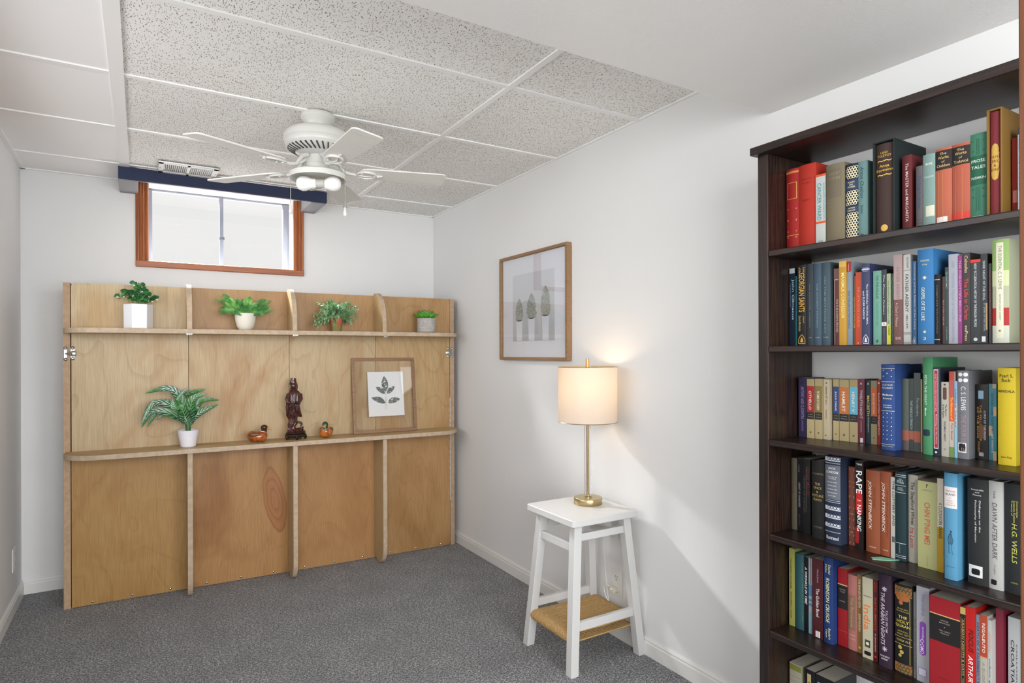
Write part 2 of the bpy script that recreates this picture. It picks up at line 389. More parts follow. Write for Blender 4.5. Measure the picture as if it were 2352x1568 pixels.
# ------------------------------------------------------------ ceiling fan
fan = thing('ceiling_fan', 'white five-blade ceiling fan with two bare bulbs and pull chains', 'ceiling fan', (-1.197, -1.545, HC-.002))
FW = plain('d0cfca', .28, 0, 0, 1, .5, 'fan_white_enamel'); BLADE = wood('whitewashed_blade', 'deddd8', 'd2d0c9', 'X', .4, .8)
b = B(); b.lathe([(.066, 0), (.069, -.004), (.069, -.018), (.064, -.024), (.054, -.034), (.048, -.048), (.046, -.058)], n=40); obj('canopy', b, FW, fan, True)
b = B(); b.lathe([(.046, -.057), (.07, -.06), (.1, -.066), (.125, -.078), (.135, -.094), (.136, -.112), (.130, -.118), (.132, -.124), (.128, -.136), (.112, -.150), (.088, -.162), (.05, -.172), (.03, -.174)], n=56); mot = obj('motor_housing', b, FW, fan, True)
b = B()
for i in range(34):
    a = 2*math.pi*i/34; ca, sa = math.cos(a), math.sin(a)
    r0, z0, r1, z1 = .120, -.1465, .090, -.1635
    p = [(r0, z0-.001), (r1, z1-.001)]
    tw = .0028; dl = .12
    def pt(r, z, off, aa): return (r*math.cos(aa)-off*math.sin(aa), r*math.sin(aa)+off*math.cos(aa), z)
    q = [pt(r0, z0, -tw, a), pt(r0, z0, tw, a), pt(r1, z1, tw, a+dl), pt(r1, z1, -tw, a+dl)]
    q2 = [(x, y, z+.004) for x, y, z in q]
    b.hexa([(x, y, z-.0008) for x, y, z in q], q2)
obj('vent_slots', b, plain('3b3a38', .8), mot)
b = B(); b.lathe([(.046, -.17), (.046, -.205), (.044, -.207), (.044, -.238), (.04, -.245)], n=36); obj('switch_housing', b, FW, fan, True)
b = B(); b.lathe([(.04, -.236), (.085, -.238), (.108, -.242), (.113, -.247), (.113, -.268), (.11, -.268), (.108, -.249), (.06, -.246), (.02, -.246)], n=48); obj('light_fitter', b, FW, fan, True)
ZB = -.2265
for k, ang in enumerate((131, 59, -13, -85, -157)):
    A = Matrix.Rotation(rad(ang), 4, 'Z') @ Matrix.Translation((0, 0, ZB)) @ Matrix.Rotation(rad(-9), 4, 'X')
    b = B(); b.T = A; poly = []
    r0, r1 = .17, .53
    def wd(r): return .048 + .011*(r-r0)/(r1-r0)
    for i in range(9): a = math.pi/2*i/8; poly.append((r1-.02+.02*math.sin(a), wd(r1)-.02+.02*math.cos(a)))
    for i in range(9): a = math.pi/2*i/8; poly.append((r1-.02+.02*math.cos(a), -wd(r1)+.02-.02*math.sin(a)))
    for i in range(9): a = math.pi*i/8; poly.append((r0+.03-.035*math.sin(a), -wd(r0)*math.cos(a)))
    b.prism(poly, -.003, .003); bl = obj('blade', b, BLADE, fan, True, bevel=.001)
    b = B(); b.T = Matrix.Rotation(rad(ang), 4, 'Z')
    pts = [(.05, 0, -.176), (.075, 0, -.186), (.09, 0, -.205), (.105, 0, -.226), (.13, 0, -.232), (.155, 0, -.2335)]
    b.tube(pts, [.010, .009, .008, .008, .007, .007], 10)
    b.T = A
    loop = [(.195+.04*math.cos(t), .030*math.sin(t), -.0065) for t in [2*math.pi*i/20 for i in range(21)]]
    b.tube(loop, .0055, 8, False)
    b.tube([(.155, 0, -.0065), (.19, .012, -.0065), (.235, 0, -.0065), (.19, -.012, -.0065), (.155, 0, -.0065)], .004, 8, False)
    b.tube([(.225, .0, -.0065), (.262, .0, -.006)], [.006, .003], 8)
    for x, y in ((.175, .02), (.175, -.02), (.245, 0)): b.lathe([(.005, -.014), (.005, -.003)], (x, y, 0), 8)
    obj('blade_iron', b, FW, bl, True)
BULB = plain('eeeeea', .25, 0, 0, 1, .5, 'frosted_bulb'); SOCK = plain('b5b3ad', .5)
for (cx, cy, dx, dy, L) in ((-.045, .028, 1, -.55, .0), (.052, -.02, -.75, .66, .0)):
    d = Vector((dx, dy, 0)).normalized(); p = Vector((cx, cy, -.282))
    b = B(); q = p.copy(); rs = []
    prof = [(-.036, .006), (-.034, .016), (-.026, .026), (-.012, .031), (.002, .030), (.014, .026), (.026, .021), (.045, .018)]
    b.tube([p + d*t for t, r in prof], [r for t, r in prof], 20); bu = obj('bulb', b, BULB, fan, True)
    b = B(); b.tube([p + d*t for t in (.044, .046, .078, .08)], [.0165, .0175, .0175, .012], 18); obj('socket', b, SOCK, bu, True)
def chain(x, y, z0, z1, sx, sy):
    b = B(); n = int((z0-z1)/.0035); pts = []; rs = []
    for i in range(n): pts.append((x, y, z0-(z0-z1)*i/(n-1))); rs.append(.0019 if i % 2 else .0008)
    b.tube([(sx, sy, z0+.03), (x*.7+sx*.3, y*.7+sy*.3, z0+.012), (x, y, z0)], .0012, 6); b.tube(pts, rs, 6)
    c = obj('pull_chain', b, plain('b9b7b0', .3, .6), fan, True)
    b = B(); b.lathe([(.002, .004), (.0035, 0), (.006, -.012), (.0085, -.026), (.006, -.034), (.002, -.037)], (x, y, z1), 14); obj('chain_pendant', b, FW, c, True)
chain(-.098, .058, -.225, -.372, -.044, .01); chain(.094, -.062, -.225, -.385, .044, -.012)

# ------------------------------------------------------------ plywood wall unit
UR = rad(-1.6); UO = Vector((-2.162, -.362, 0)); UM = Matrix.Translation(UO) @ Matrix.Rotation(UR, 4, 'Z')
def U(x, y, z): return UM @ Vector((x, y, z))
un = thing('plywood_wall_unit', 'tall birch plywood wall unit with two long shelves and rounded dividers', 'shelving unit', UO, UR)
EZ = ply_edge('Z', 300); EX = ply_edge('X', 300); EXS = ply_edge('X', 260, ('bfa384', '9f8062', 'b3957a')); 
MET = plain('9e9d9a', .3, 1)
# side posts: laminated edges
for x0, x1 in ((0, .030), (2.095, 2.125)): bx('side_panel', EXS, un, x0, x1, 0, .20, 0, 1.632, bevel=.001)
def rrect(x0, x1, z0, z1, r, corners):
    # corners: which corners rounded (bl, br, tr, tl)
    pts = []
    for (cx, cz, a0, on) in ((x0, z0, 180, corners[0]), (x1, z0, 270, corners[1]), (x1, z1, 0, corners[2]), (x0, z1, 90, corners[3])):
        if not on: pts.append((cx, cz)); continue
        sx = 1 if cx == x0 else -1; sz = 1 if cz == z0 else -1
        for i in range(6): a = rad(a0+90*i/5); pts.append((cx+sx*r+r*math.cos(a), cz+sz*r+r*math.sin(a)))
    return pts
DX = (.555, 1.0755, 1.589)
xs = [.034, *DX, 2.091]
tones = {'u': [('e9d8b8', 'dabd90'), ('cfa778', 'b98d5c'), ('d1ab7c', 'bd9160'), ('d6b387', 'c79d6c')],  # first pair paler: left window light painted into the upper-left panel
         'm': [('e0cfb2', 'cfab7e'), ('dcc6a4', 'c39766'), ('dbc7a7', 'c8a071'), ('d9bf97', 'c8a070')],  # first pair lightened too, carrying the window light in its colour
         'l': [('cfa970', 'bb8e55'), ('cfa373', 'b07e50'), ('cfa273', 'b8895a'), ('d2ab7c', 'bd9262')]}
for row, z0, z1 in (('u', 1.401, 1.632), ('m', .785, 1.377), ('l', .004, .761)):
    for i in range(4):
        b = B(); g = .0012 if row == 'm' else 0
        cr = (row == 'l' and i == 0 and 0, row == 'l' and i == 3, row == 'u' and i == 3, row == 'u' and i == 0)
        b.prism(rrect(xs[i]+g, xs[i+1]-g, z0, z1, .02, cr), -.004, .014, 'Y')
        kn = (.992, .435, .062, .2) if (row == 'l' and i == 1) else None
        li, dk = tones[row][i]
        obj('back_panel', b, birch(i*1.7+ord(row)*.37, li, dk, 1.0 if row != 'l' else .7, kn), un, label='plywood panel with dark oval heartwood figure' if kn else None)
bx('backing_board', plain('4a3b2a', .9), un, .030, 2.095, .0145, .024, 0.004, 1.625)
def shelf(name, z0, z1, seed):
    b = B(); pts = [(.010, .0)]; R = .17; n = 14; xa, xb, yf = .010, 2.105, -.205
    for i in range(n+1): a = math.pi/2*i/n; pts.append((xa+R-R*math.cos(a), yf+R*.86-R*.86*math.sin(a)))
    for i in range(n+1): a = math.pi/2*(1-i/n); pts.append((xb-R+R*math.cos(a), yf+R*.86-R*.86*math.sin(a)))
    pts.append((xb, 0))
    b.prism(pts, z0, z1)
    b.bm.faces.ensure_lookup_table(); b.bm.normal_update()
    for f in b.bm.faces: f.material_index = 0 if abs(f.normal.z) > .5 else 1
    return obj(name, b, [birch(seed, 'dfc8a0', 'd0ad7e', .5), EZ], un, True, bevel=.0012)
lo = shelf('lower_shelf', .761, .785, 9.1); up = shelf('upper_shelf', 1.377, 1.401, 4.4)
DV = birch(2.2, 'e0cba6', 'd3b285', .4)
def divider(name, x, poly):
    b = B(); b.prism(poly, x-.012, x+.012, 'X'); b.bm.normal_update()
    for f in b.bm.faces: f.material_index = 0 if abs(f.normal.x) > .5 else 1
    return obj(name, b, [DV, EX], un, True, bevel=.001)
def qarc(y0, z0, ry, rz, a0, a1, n=12): return [(y0+ry*math.cos(rad(a0+(a1-a0)*i/n)), z0+rz*math.sin(rad(a0+(a1-a0)*i/n))) for i in range(n+1)]
for x in DX:
    divider('lower_divider', x, [(-.004, .7605), (-.004, .06)] + qarc(-.09, .09, .086, .088, -20, -90, 6) + qarc(-.1, .11, .09, .108, 270, 180, 12) + [(-.19, .7605)])
    divider('upper_divider', x, [(-.004, 1.4015), (-.19, 1.4015)] + qarc(-.045, 1.455, .142, .188, 178, 90, 14) + [(-.004, 1.643)])
for i in range(12):
    x = .1204+.1730*i
    if min(abs(x-d) for d in DX) < .014: x += .02
    b = B(); b.T = Matrix.Translation((x, -.004, .019)) @ Matrix.Rotation(rad(90), 4, 'X'); b.lathe([(.006, 0), (.0055, .002), (.003, .0038), (.0005, .0042)], n=12); obj('dome_screw', b, CHROME, un, True)
for x in (.553, 1.076, 1.594):
    b = B(); b.lathe([(.005, 0), (.0045, .0015), (.001, .0022)], (x, -.175, .785), 10); obj('dome_screw', b, CHROME, un, True)
    b = B(); b.box(x-.014, x+.014, -.2, -.17, 1.3735, 1.377)
    for i in range(3): b.lathe([(.0035, -.0055), (.0035, 0)], (x-.009+.009*i, -.19+.006*i, 1.3745), 8)
    obj('shelf_bracket', b, MET, un)
for sx, x in ((1, .0235), (-1, 2.0965)):
    b = B()
    def Ppt(u, w_, y): return (x+sx*u, y, 1.274+w_)
    for (u, w_, r) in ((-.012, .030, .008), (-.012, -.026, .008), (.017, .030, .009), (.017, -.022, .009), (.017, .002, .017)):
        b.T = Matrix.Translation(Ppt(u, w_, -.004)) @ Matrix.Rotation(rad(90), 4, 'X'); b.lathe([(r, 0), (r, .003), (r*.6, .0065), (.001, .0075)], n=16)
    b.T = Matrix(); b.box(*sorted((x-sx*.018, x-sx*.006)), -.007, -.004, 1.25, 1.304); b.box(*sorted((x+sx*.009, x+sx*.025)), -.008, -.004, 1.25, 1.304)
    b.tube([(x-sx*.012, -.010, 1.276), (x+sx*.0, -.014, 1.277), (x+sx*.017, -.014, 1.276)], [.004, .005, .007], 8)
    obj('sash_latch', b, CHROME, un, True)
b = B(); pts = []
for i in range(60): pts.append((2.0925+.0012*math.sin(i*1.3), -.0065, .30+.68*i/59))
b.tube(pts, [.004+.0016*math.sin(i*2.1) for i in range(60)], 6); obj('edge_strip', b, plain('b9b4ac', .6, 0, .6, 120), un, True)

# ------------------------------------------------------------ plants
def leaf(b, p0, p1, p2, wdt, hint=(0, 0, 1), fold=.25, seg=8, power=.8, twist=0):
    p0, p1, p2, h = map(Vector, (p0, p1, p2, hint)); prev = None
    for i in range(seg+1):
        t = i/seg; p = p0*(1-t)**2 + p1*2*t*(1-t) + p2*t*t
        d = ((p1-p0)*(1-t)+(p2-p1)*t).normalized(); s = d.cross(h)
        if s.length < .05: s = d.cross(Vector((0, 1, 0)))
        s.normalize(); nn = s.cross(d).normalized()
        if twist: s = (s*math.cos(twist*t)+nn*math.sin(twist*t)).normalized(); nn = s.cross(d)
        hw = wdt/2*max(math.sin(math.pi*min(t**power, 1)), .0)+.0006
        row = [b.v(p-s*hw+nn*hw*fold), b.v(p), b.v(p+s*hw+nn*hw*fold)]
        if prev:
            t0 = (i-1)/seg
            b.f([prev[0], prev[1], row[1], row[0]], [(t0, 0), (t0, .5), (t, .5), (t, 0)])
            b.f([prev[1], prev[2], row[2], row[1]], [(t0, .5), (t0, 1), (t, 1), (t, .5)])
        prev = row
def leafmat(name, stops, axis='rand', rough=.4, trans=.25):
    t = NT(name); v = t.coord()
    f = t.noise(v, 22, 2); c = t.ramp(f, stops); t.color(c); t.set(Roughness=rough, Subsurface_Weight=0)
    return t.m
SOIL = plain('3a3028', 1, 0, .8, 200)
# 1 hexagonal pot with jade-like plant
p1 = thing('potted_jade_plant', 'glossy round-leaved green plant in a tall white hexagonal pot', 'plant', U(.326, -.108, 1.4015), UR)
b = B()
def hexr(r, z, ph=7): return [(r*math.cos(rad(ph+60*i)), r*math.sin(rad(ph+60*i)), z) for i in range(6)]
b.rings([hexr(.062, 0), hexr(.064, .004), hexr(.0655, .122), hexr(.0645, .124), hexr(.057, .124), hexr(.056, .112)]); obj('pot', b, plain('e3e5ea', .35), p1, bevel=.002)
b = B(); b.rings([hexr(.056, .1125), hexr(.056, .1145)]); obj('soil', b, SOIL, p1)
random.seed(8); b = B(); bs = B()
for k in range(17):
    a = random.uniform(0, 6.28); r = random.uniform(.0, .062); top = Vector((r*math.cos(a), r*math.sin(a)*.7, random.uniform(.17, .235)-r*.5))
    if k == 0: top = Vector((-.075, 0, .165))
    if k == 1: top = Vector((.062, -.02, .155))
    base = Vector((top.x*.35, top.y*.35, .113)); mid = (base+top)/2+Vector((0, 0, .01))
    bs.tube([base, mid, top], [.0025, .002, .0015], 6)
    for j in range(8):
        aa = 2.4*j+k; el = random.uniform(-.25, .75); L = random.uniform(.026, .040)
        d = Vector((math.cos(aa)*math.cos(el), math.sin(aa)*math.cos(el), math.sin(el)))
        o = top - Vector((0, 0, .006*(j//3)))
        leaf(b, o, o+d*L*.55+Vector((0, 0, .003)), o+d*L, L*.8, (.1, -.75, .6), .15, 6, 1.6)
obj('foliage', b, leafmat('jade_leaf', [(.3, '1c4a2c'), (.5, '2f6b38'), (.7, '4f9148')], rough=.5), p1, 'all'); obj('stem', bs, plain('6f8f55', .5), p1, True)
# 2 fern in white bowl
p2 = thing('potted_fern', 'small feathery fern in a round off-white bowl pot', 'plant', U(.829, -.11, 1.4015), UR)
b = B(); b.lathe([(.026, 0), (.034, .004), (.044, .022), (.050, .045), (.0535, .07), (.0545, .09), (.0535, .092), (.050, .09), (.048, .078)], n=40); obj('pot', b, plain('dbd6ca', .6, 0, .1, 90), p2, True)
b = B(); b.lathe([(.048, .076), (.048, .079)], n=24); obj('soil', b, SOIL, p2)
random.seed(21); b = B()
for k in range(38):
    a = 2*math.pi*k/38+random.uniform(-.1, .1); L = random.uniform(.10, .15); el = random.uniform(.4, 1.25) if k % 2 else random.uniform(.0, .5)
    d = Vector((math.cos(a), math.sin(a)*.62, 0)); p0 = Vector((0, 0, .08))+d*.015
    pm = p0+d*L*.5+Vector((0, 0, L*.5*math.sin(el)+.02)); pe = p0+d*L*math.cos(el*.7)+Vector((0, 0, L*.85*math.sin(el)))
    N = 20
    for i in range(N):
        t = (i+1)/N; p = p0*(1-t)**2+pm*2*t*(1-t)+pe*t*t; tg = ((pm-p0)*(1-t)+(pe-pm)*t).normalized()
        s = tg.cross(Vector((0, -.9, .45))).normalized(); pl = .021*math.sin(math.pi*min(1, (.12+.88*(1-t))**.9))*(1 if t < .9 else .6)
        for sg in (-1, 1):
            q = p+s*sg*pl*.9+tg*pl*.35; leaf(b, p, (p+q)/2+Vector((0, 0, .002)), q, .0038, (0, -.9, .45), .1, 3, .8)
    leaf(b, p0, pm, pe, .002, (0, 0, 1), 0, 8, .3)
obj('foliage', b, leafmat('fern_leaf', [(.3, '22552e'), (.5, '4f8a45'), (.72, '8fbd6a')], rough=.65), p2, 'all')
# 3 rosemary-like plant in terracotta pot
p3 = thing('potted_rosemary', 'bushy fine-leaved herb plant in a small red and green clay pot', 'plant', U(1.325, -.105, 1.4015), UR)
t = NT('terracotta_faded_green'); v = t.coord(); sp = t.n('ShaderNodeSeparateXYZ'); t.l(v, sp.inputs[0])
t.color(t.ramp(t.math('ADD', t.math('MULTIPLY', sp.outputs[2], 11), t.math('MULTIPLY', t.noise(v, 40, 3), .25)), [(.35, '7a7440'), (.62, 'a8603f'), (1, 'b5654a')])); t.set(Roughness=.8)
b = B(); b.lathe([(.026, 0), (.028, .002), (.037, .078), (.038, .082), (.036, .083), (.033, .072)], n=32); obj('pot', b, t.m, p3, True)
b = B(); b.lathe([(.033, .07), (.033, .074)], n=20); obj('soil', b, SOIL, p3)
random.seed(5); b = B(); bs = B()
for k in range(80):
    a = random.uniform(0, 6.28); L = random.uniform(.08, .17); el = random.uniform(.05, 1.45)
    if k % 5 == 0: el = random.uniform(-.3, .1); L = random.uniform(.1, .15)
    d = Vector((math.cos(a)*math.cos(el), math.sin(a)*math.cos(el)*.55, math.sin(el)*.85)); p0 = Vector((random.uniform(-.015, .015), random.uniform(-.015, .015), .074))
    pm = p0+d*L*.5+Vector((0, 0, .028)); pe = p0+d*L+Vector((0, 0, -.012))
    if pe.y > .075: pe.y = .075
    pts = []
    N = 15
    for i in range(N+1):
        t_ = i/N; p = p0*(1-t_)**2+pm*2*t_*(1-t_)+pe*t_*t_; pts.append(p)
        if i < 2: continue
        tg = ((pm-p0)*(1-t_)+(pe-pm)*t_).normalized(); s = tg.cross(Vector((0, .3, 1))).normalized(); u_ = s.cross(tg)
        for j in range(3):
            aa = i*1.3+j*2.1; q = (s*math.cos(aa)+u_*math.sin(aa)+tg*.7).normalized()*random.uniform(.011, .019)
            leaf(b, p, p+q*.5, p+q, .0042, (0, -.7, .7), .1, 3, .8)
    bs.tube(pts, .0011, 5)
obj('foliage', b, leafmat('rosemary_leaf', [(.3, '3f6a45'), (.5, '6f9a66'), (.7, 'a9c79a')], rough=.5), p3, 'all'); obj('stem', bs, plain('6a7a48', .6), p3, True)
# 4 succulent
p4 = thing('potted_succulent', 'bright green rosette succulent with reddish tips in a grey ribbed pot', 'plant', U(1.888, -.10, 1.4015), UR)
t = NT('speckled_grey_concrete'); v = t.coord(); n_ = t.noise(v, 260, 3); t.color(t.ramp(n_, [(.35, '8f8a86'), (.55, 'b3aeaa'), (.7, 'cbc8c4')])); t.set(Roughness=.9); t.bump(n_, .3, .001)
b = B(); b.lathe([(.050, 0), (.052, .003)]+[(.0585+.0012*math.sin(i*1.25), .006+.0036*i) for i in range(23)]+[(.0595, .091), (.057, .092), (.054, .088)], n=40); obj('pot', b, t.m, p4, True)
b = B(); b.lathe([(.054, .086), (.054, .088)], n=20); obj('soil', b, SOIL, p4)
t = NT('succulent_leaf'); uvn = t.n('ShaderNodeTexCoord'); sp = t.n('ShaderNodeSeparateXYZ'); t.l(uvn.outputs['UV'], sp.inputs[0])
t.color(t.ramp(sp.outputs[0], [(0, '8fc94e'), (.5, '5fae36'), (.86, '4d9433'), (1, '8a4a3a')])); t.set(Roughness=.45)
b = B()
for ring, (n, r, L, el, wd_) in enumerate(((9, .03, .072, .42, .050), (9, .02, .058, .8, .045), (5, .01, .046, 1.2, .034))):
    for i in range(n):
        a = 2*math.pi*(i+.5*ring)/n+.2; d = Vector((math.cos(a), math.sin(a), 0)); p0 = d*r*.5+Vector((0, 0, .088+ring*.004))
        e = d*math.cos(el)+Vector((0, 0, math.sin(el))); p2 = p0+e*L+Vector((0, 0, .006)); pm = p0+(d*math.cos(el*.4)+Vector((0, 0, math.sin(el*.4))))*L*.6
        leaf(b, p0, pm, p2, wd_, (0, 0, 1), .3, 8, 1.35)
fo = obj('foliage', b, t.m, p4, 'all'); md = fo.modifiers.new('thick', 'SOLIDIFY'); md.thickness = .003
# 5 zebra plant on lower shelf
p5 = thing('potted_zebra_plant', 'striped long-leaved plant in a small white pot on the lower shelf', 'plant', U(.549, -.108, .7855), UR)
b = B(); b.lathe([(.033, 0), (.036, .003)]+[(.0365+.014*i/16+.0006*math.sin(i*2.2), .004+.005*i) for i in range(17)]+[(.0515, .087), (.049, .0885), (.046, .075)], n=40); obj('pot', b, plain('e0dee4', .5), p5, True)
b = B(); b.lathe([(.046, .074), (.046, .077)], n=24); obj('soil', b, SOIL, p5)
t = NT('zebra_leaf'); uvn = t.n('ShaderNodeTexCoord'); sp = t.n('ShaderNodeSeparateXYZ'); t.l(uvn.outputs['UV'], sp.inputs[0]); v = t.coord()
ab = t.math('ABSOLUTE', t.math('SUBTRACT', sp.outputs[1], .5))
st = t.math('FRACT', t.math('ADD', t.math('MULTIPLY', sp.outputs[0], 13), t.math('MULTIPLY', ab, -3.4)))
vein = t.math('MULTIPLY', t.math('LESS_THAN', st, .3), t.math('LESS_THAN', ab, .42))
vein = t.math('MAXIMUM', vein, t.math('LESS_THAN', ab, .035))
g_ = t.ramp(t.noise(v, 9, 2), [(.35, '173f29'), (.5, '265a35'), (.68, '3f7c42')])
t.color(t.mix(vein, g_, t.ramp(t.noise(v, 7, 1), [(.44, '6f9a58'), (.6, 'c3d3c9')]))); t.set(Roughness=.35)
b = B(); k_ = .248e-3
L5 = [((960, 560), (700, 190), (235, 265), .05), ((960, 700), (650, 480), (465, 470), .045), ((970, 700), (780, 560), (740, 395), .05), ((960, 700), (830, 420), (1035, 150), .03), ((1000, 700), (900, 380), (1400, 215), .06), ((1060, 800), (1120, 420), (1395, 300), .055), ((1060, 850), (1250, 480), (1640, 465), .048), ((1070, 850), (1300, 680), (1610, 540), .048), ((1060, 900), (1150, 620), (1325, 765), .045), ((980, 700), (420, 470), (175, 900), .042), ((980, 850), (420, 640), (180, 975), .045), ((980, 850), (520, 640), (275, 975), .04), ((980, 900), (700, 660), (440, 850), .042), ((990, 850), (900, 600), (800, 620), .06), ((1010, 900), (1000, 640), (930, 560), .06), ((1030, 900), (1060, 640), (1010, 690), .05)]
random.seed(3)
for i, (m1, m2, tip, wd_) in enumerate(L5):
    dy = random.uniform(-.05, .03) if i > 8 else random.uniform(-.04, .05)
    def Q(p, y): return Vector(((p[0]-1030)*k_, y, (1425-p[1])*k_))
    base = Vector(((random.random()-.5)*.014, (random.random()-.5)*.012, .078))
    s0 = Q(m1, dy*.25); pth = spl([base, base.lerp(s0, .55)+Vector((0, 0, .006)), s0, Q(m2, dy*.8), Q(tip, dy)], 7)
    hint = Vector((.3*math.sin(i*2.3), -.85, .5)); prev = None; n_p = len(pth)-1
    for q_, p in enumerate(pth):
        t_ = q_/n_p; d = (pth[min(q_+1, n_p)]-pth[max(q_-1, 0)]).normalized(); sd = d.cross(hint).normalized(); nn = sd.cross(d)
        u_ = (t_-.34)/.66; hw = .0042+(.0028*(1-t_)) if u_ < 0 else .0042*(1-u_)+wd_*.43*(math.sin(math.pi*u_**.72)**.85 if u_ < 1 else 0)+.0003
        fold = .25; row = [b.v(p-sd*hw+nn*hw*fold), b.v(p-sd*hw*.5+nn*hw*.05), b.v(p), b.v(p+sd*hw*.5+nn*hw*.05), b.v(p+sd*hw+nn*hw*fold)]
        if prev:
            ua, ub = max(0, ((q_-1)/n_p-.34)/.66), max(0, u_)
            for w_ in range(4): b.f([prev[w_], prev[w_+1], row[w_+1], row[w_]], [(ua, w_/4), (ua, (w_+1)/4), (ub, (w_+1)/4), (ub, w_/4)])
        prev = row
obj('foliage', b, t.m, p5, 'all')
bs = B(); bs.lathe([(.009, .07), (.010, .09), (.007, .125), (.003, .14)], n=12); obj('stem', bs, plain('3f6b35', .5), p5, True)
# ------------------------------------------------------------ ducks
def duck(loc, rz, label, head_c, col1, col2):
    d_ = thing('wooden_duck', label, 'figurine', loc, rz, 'carved wooden ducks on the lower shelf')
    t = NT('varnished_duck_wood'); v = t.coord(); f = t.noise(v, 26, 3, .5, 1.2)
    t.color(t.ramp(f, [(.35, col1), (.5, col2), (.62, 'b8692c')])); t.set(Roughness=.2, Coat_Weight=.5)
    b = B(); rs = []
    for x, yw, zc, zh in ((-.054, .004, .040, .004), (-.048, .018, .036, .018), (-.034, .030, .033, .030), (-.012, .038, .031, .031), (.012, .038, .030, .030), (.032, .033, .031, .030), (.044, .022, .034, .024), (.050, .006, .036, .008)):
        rs.append([(x, yw*math.cos(2*math.pi*i/20), max(zc+zh*math.sin(2*math.pi*i/20), .0005)) for i in range(20)])
    b.rings(rs); obj('body', b, t.m, d_, 'all')
    tw = NT('duck_wing_wood'); v = tw.coord((1, 1, 1)); tw.color(tw.ramp(tw.noise(v, 55, 3), [(.4, '5f3a22'), (.5, '8a4a22'), (.6, '4f4a42')])); tw.set(Roughness=.25)
    for s in (-1, 1):
        b = B(); b.ball((-.012, s*.024, .043), .022, 14, 8, 1.55, .72, .7); obj('wing', b, tw.m, d_, 'all')
    b = B(); b.tube([(.030, 0, .05), (.033, 0, .060), (.034, 0, .068)], [.019, .015, .014], 16); b.ball((.034, 0, .078), .0165, 18, 12, 1.12, 1, 1); obj('head', b, plain(head_c, .2), d_, 'all')
    b = B(); b.tube([(.03, 0, .0545), (.031, 0, .058)], [.0185, .0175], 18); obj('neck_ring', b, plain('ddd6c6', .4), d_, True)
    b = B(); b.rings([[(x, w_*math.cos(2*math.pi*i/10), z+h_*math.sin(2*math.pi*i/10)) for i in range(10)] for x, w_, z, h_ in ((.046, .009, .076, .008), (.056, .009, .071, .005), (.068, .008, .066, .0025), (.071, .003, .065, .001))]); obj('bill', b, plain('c98a35', .35), d_, 'all')
    for s in (-1, 1):
        b = B(); b.ball((.042, s*.0135, .082), .0022, 8, 6); obj('eye', b, plain('14100e', .1), d_, 'all')
duck(U(.889, -.112, .7855), rad(-9), 'carved wooden duck with a dark brown head, facing right', '3a241a', '7a3a1c', 'a5561f')
duck(U(1.262, -.105, .7855), rad(-112), 'carved wooden duck with a green head, facing out from the shelf', '1f4a3c', '7a3f1c', 'b5651f')
# ------------------------------------------------------------ carved figurine
st = thing('carved_figurine', 'dark rosewood carving of a robed standing figure on a footed stand', 'figurine', U(1.094, -.095, .7855), UR)
t = NT('rosewood'); v = t.coord((1, 1, .4)); f = t.noise(v, 60, 3); t.color(t.ramp(f, [(.35, '2a110d'), (.6, '4a2018'), (.75, '602c1e')])); t.set(Roughness=.25, Coat_Weight=.3)
ROSE = t.m
S_ = .275e-3
def zx(y): return (1455-y)*S_
rowsF = [(1325, 935, 1270), (1285, 930, 1262), (1240, 935, 1085), (1195, 937, 1075), (1150, 940, 1110), (1110, 955, 1130), (1080, 960, 1128), (1040, 950, 1118), (1000, 935, 1120), (960, 915, 1150), (900, 910, 1150), (850, 910, 1145), (800, 908, 1138), (760, 902, 1138), (720, 905, 1150), (680, 905, 1160), (640, 910, 1168), (600, 915, 1175), (560, 925, 1185), (520, 935, 1188), (490, 950, 1178), (465, 972, 1160), (450, 990, 1130), (430, 1005, 1105)]
b = B(); R_ = []
for y, a, c in rowsF:
    cx = (a+c)/2; hw = (c-a)/2*S_; n = 36; z = zx(y); ring = []
    amp = .10 if y > 700 else .05
    for i in range(n):
        th = 2*math.pi*i/n; q = 1+amp*math.sin(7*th+y*.012)+amp*.6*math.sin(13*th-y*.02)
        ring.append(((cx-1090)*S_+hw*q*math.cos(th), hw*.68*q*math.sin(th) if y < 1290 else hw*.6*q*math.sin(th), z))
    R_.append(ring)
b.rings(R_)
def P3(x, y, d): return ((x-1090)*S_, d, zx(y))
# rock with the pierced loop at right
b.tube([P3(1120, 1100, 0), P3(1190, 1120, 0), P3(1215, 1150, 0), P3(1185, 1205, 0)], [.006, .007, .006, .003], 10)
b.tube([P3(1100, 1275, 0), P3(1170, 1262, 0), P3(1225, 1240, 0), P3(1238, 1200, 0)], [.012, .012, .008, .003], 10)
b.tube([P3(960, 1300, 0), P3(1090, 1290, -.01), P3(1240, 1300, 0)], [.012, .014, .010], 10)
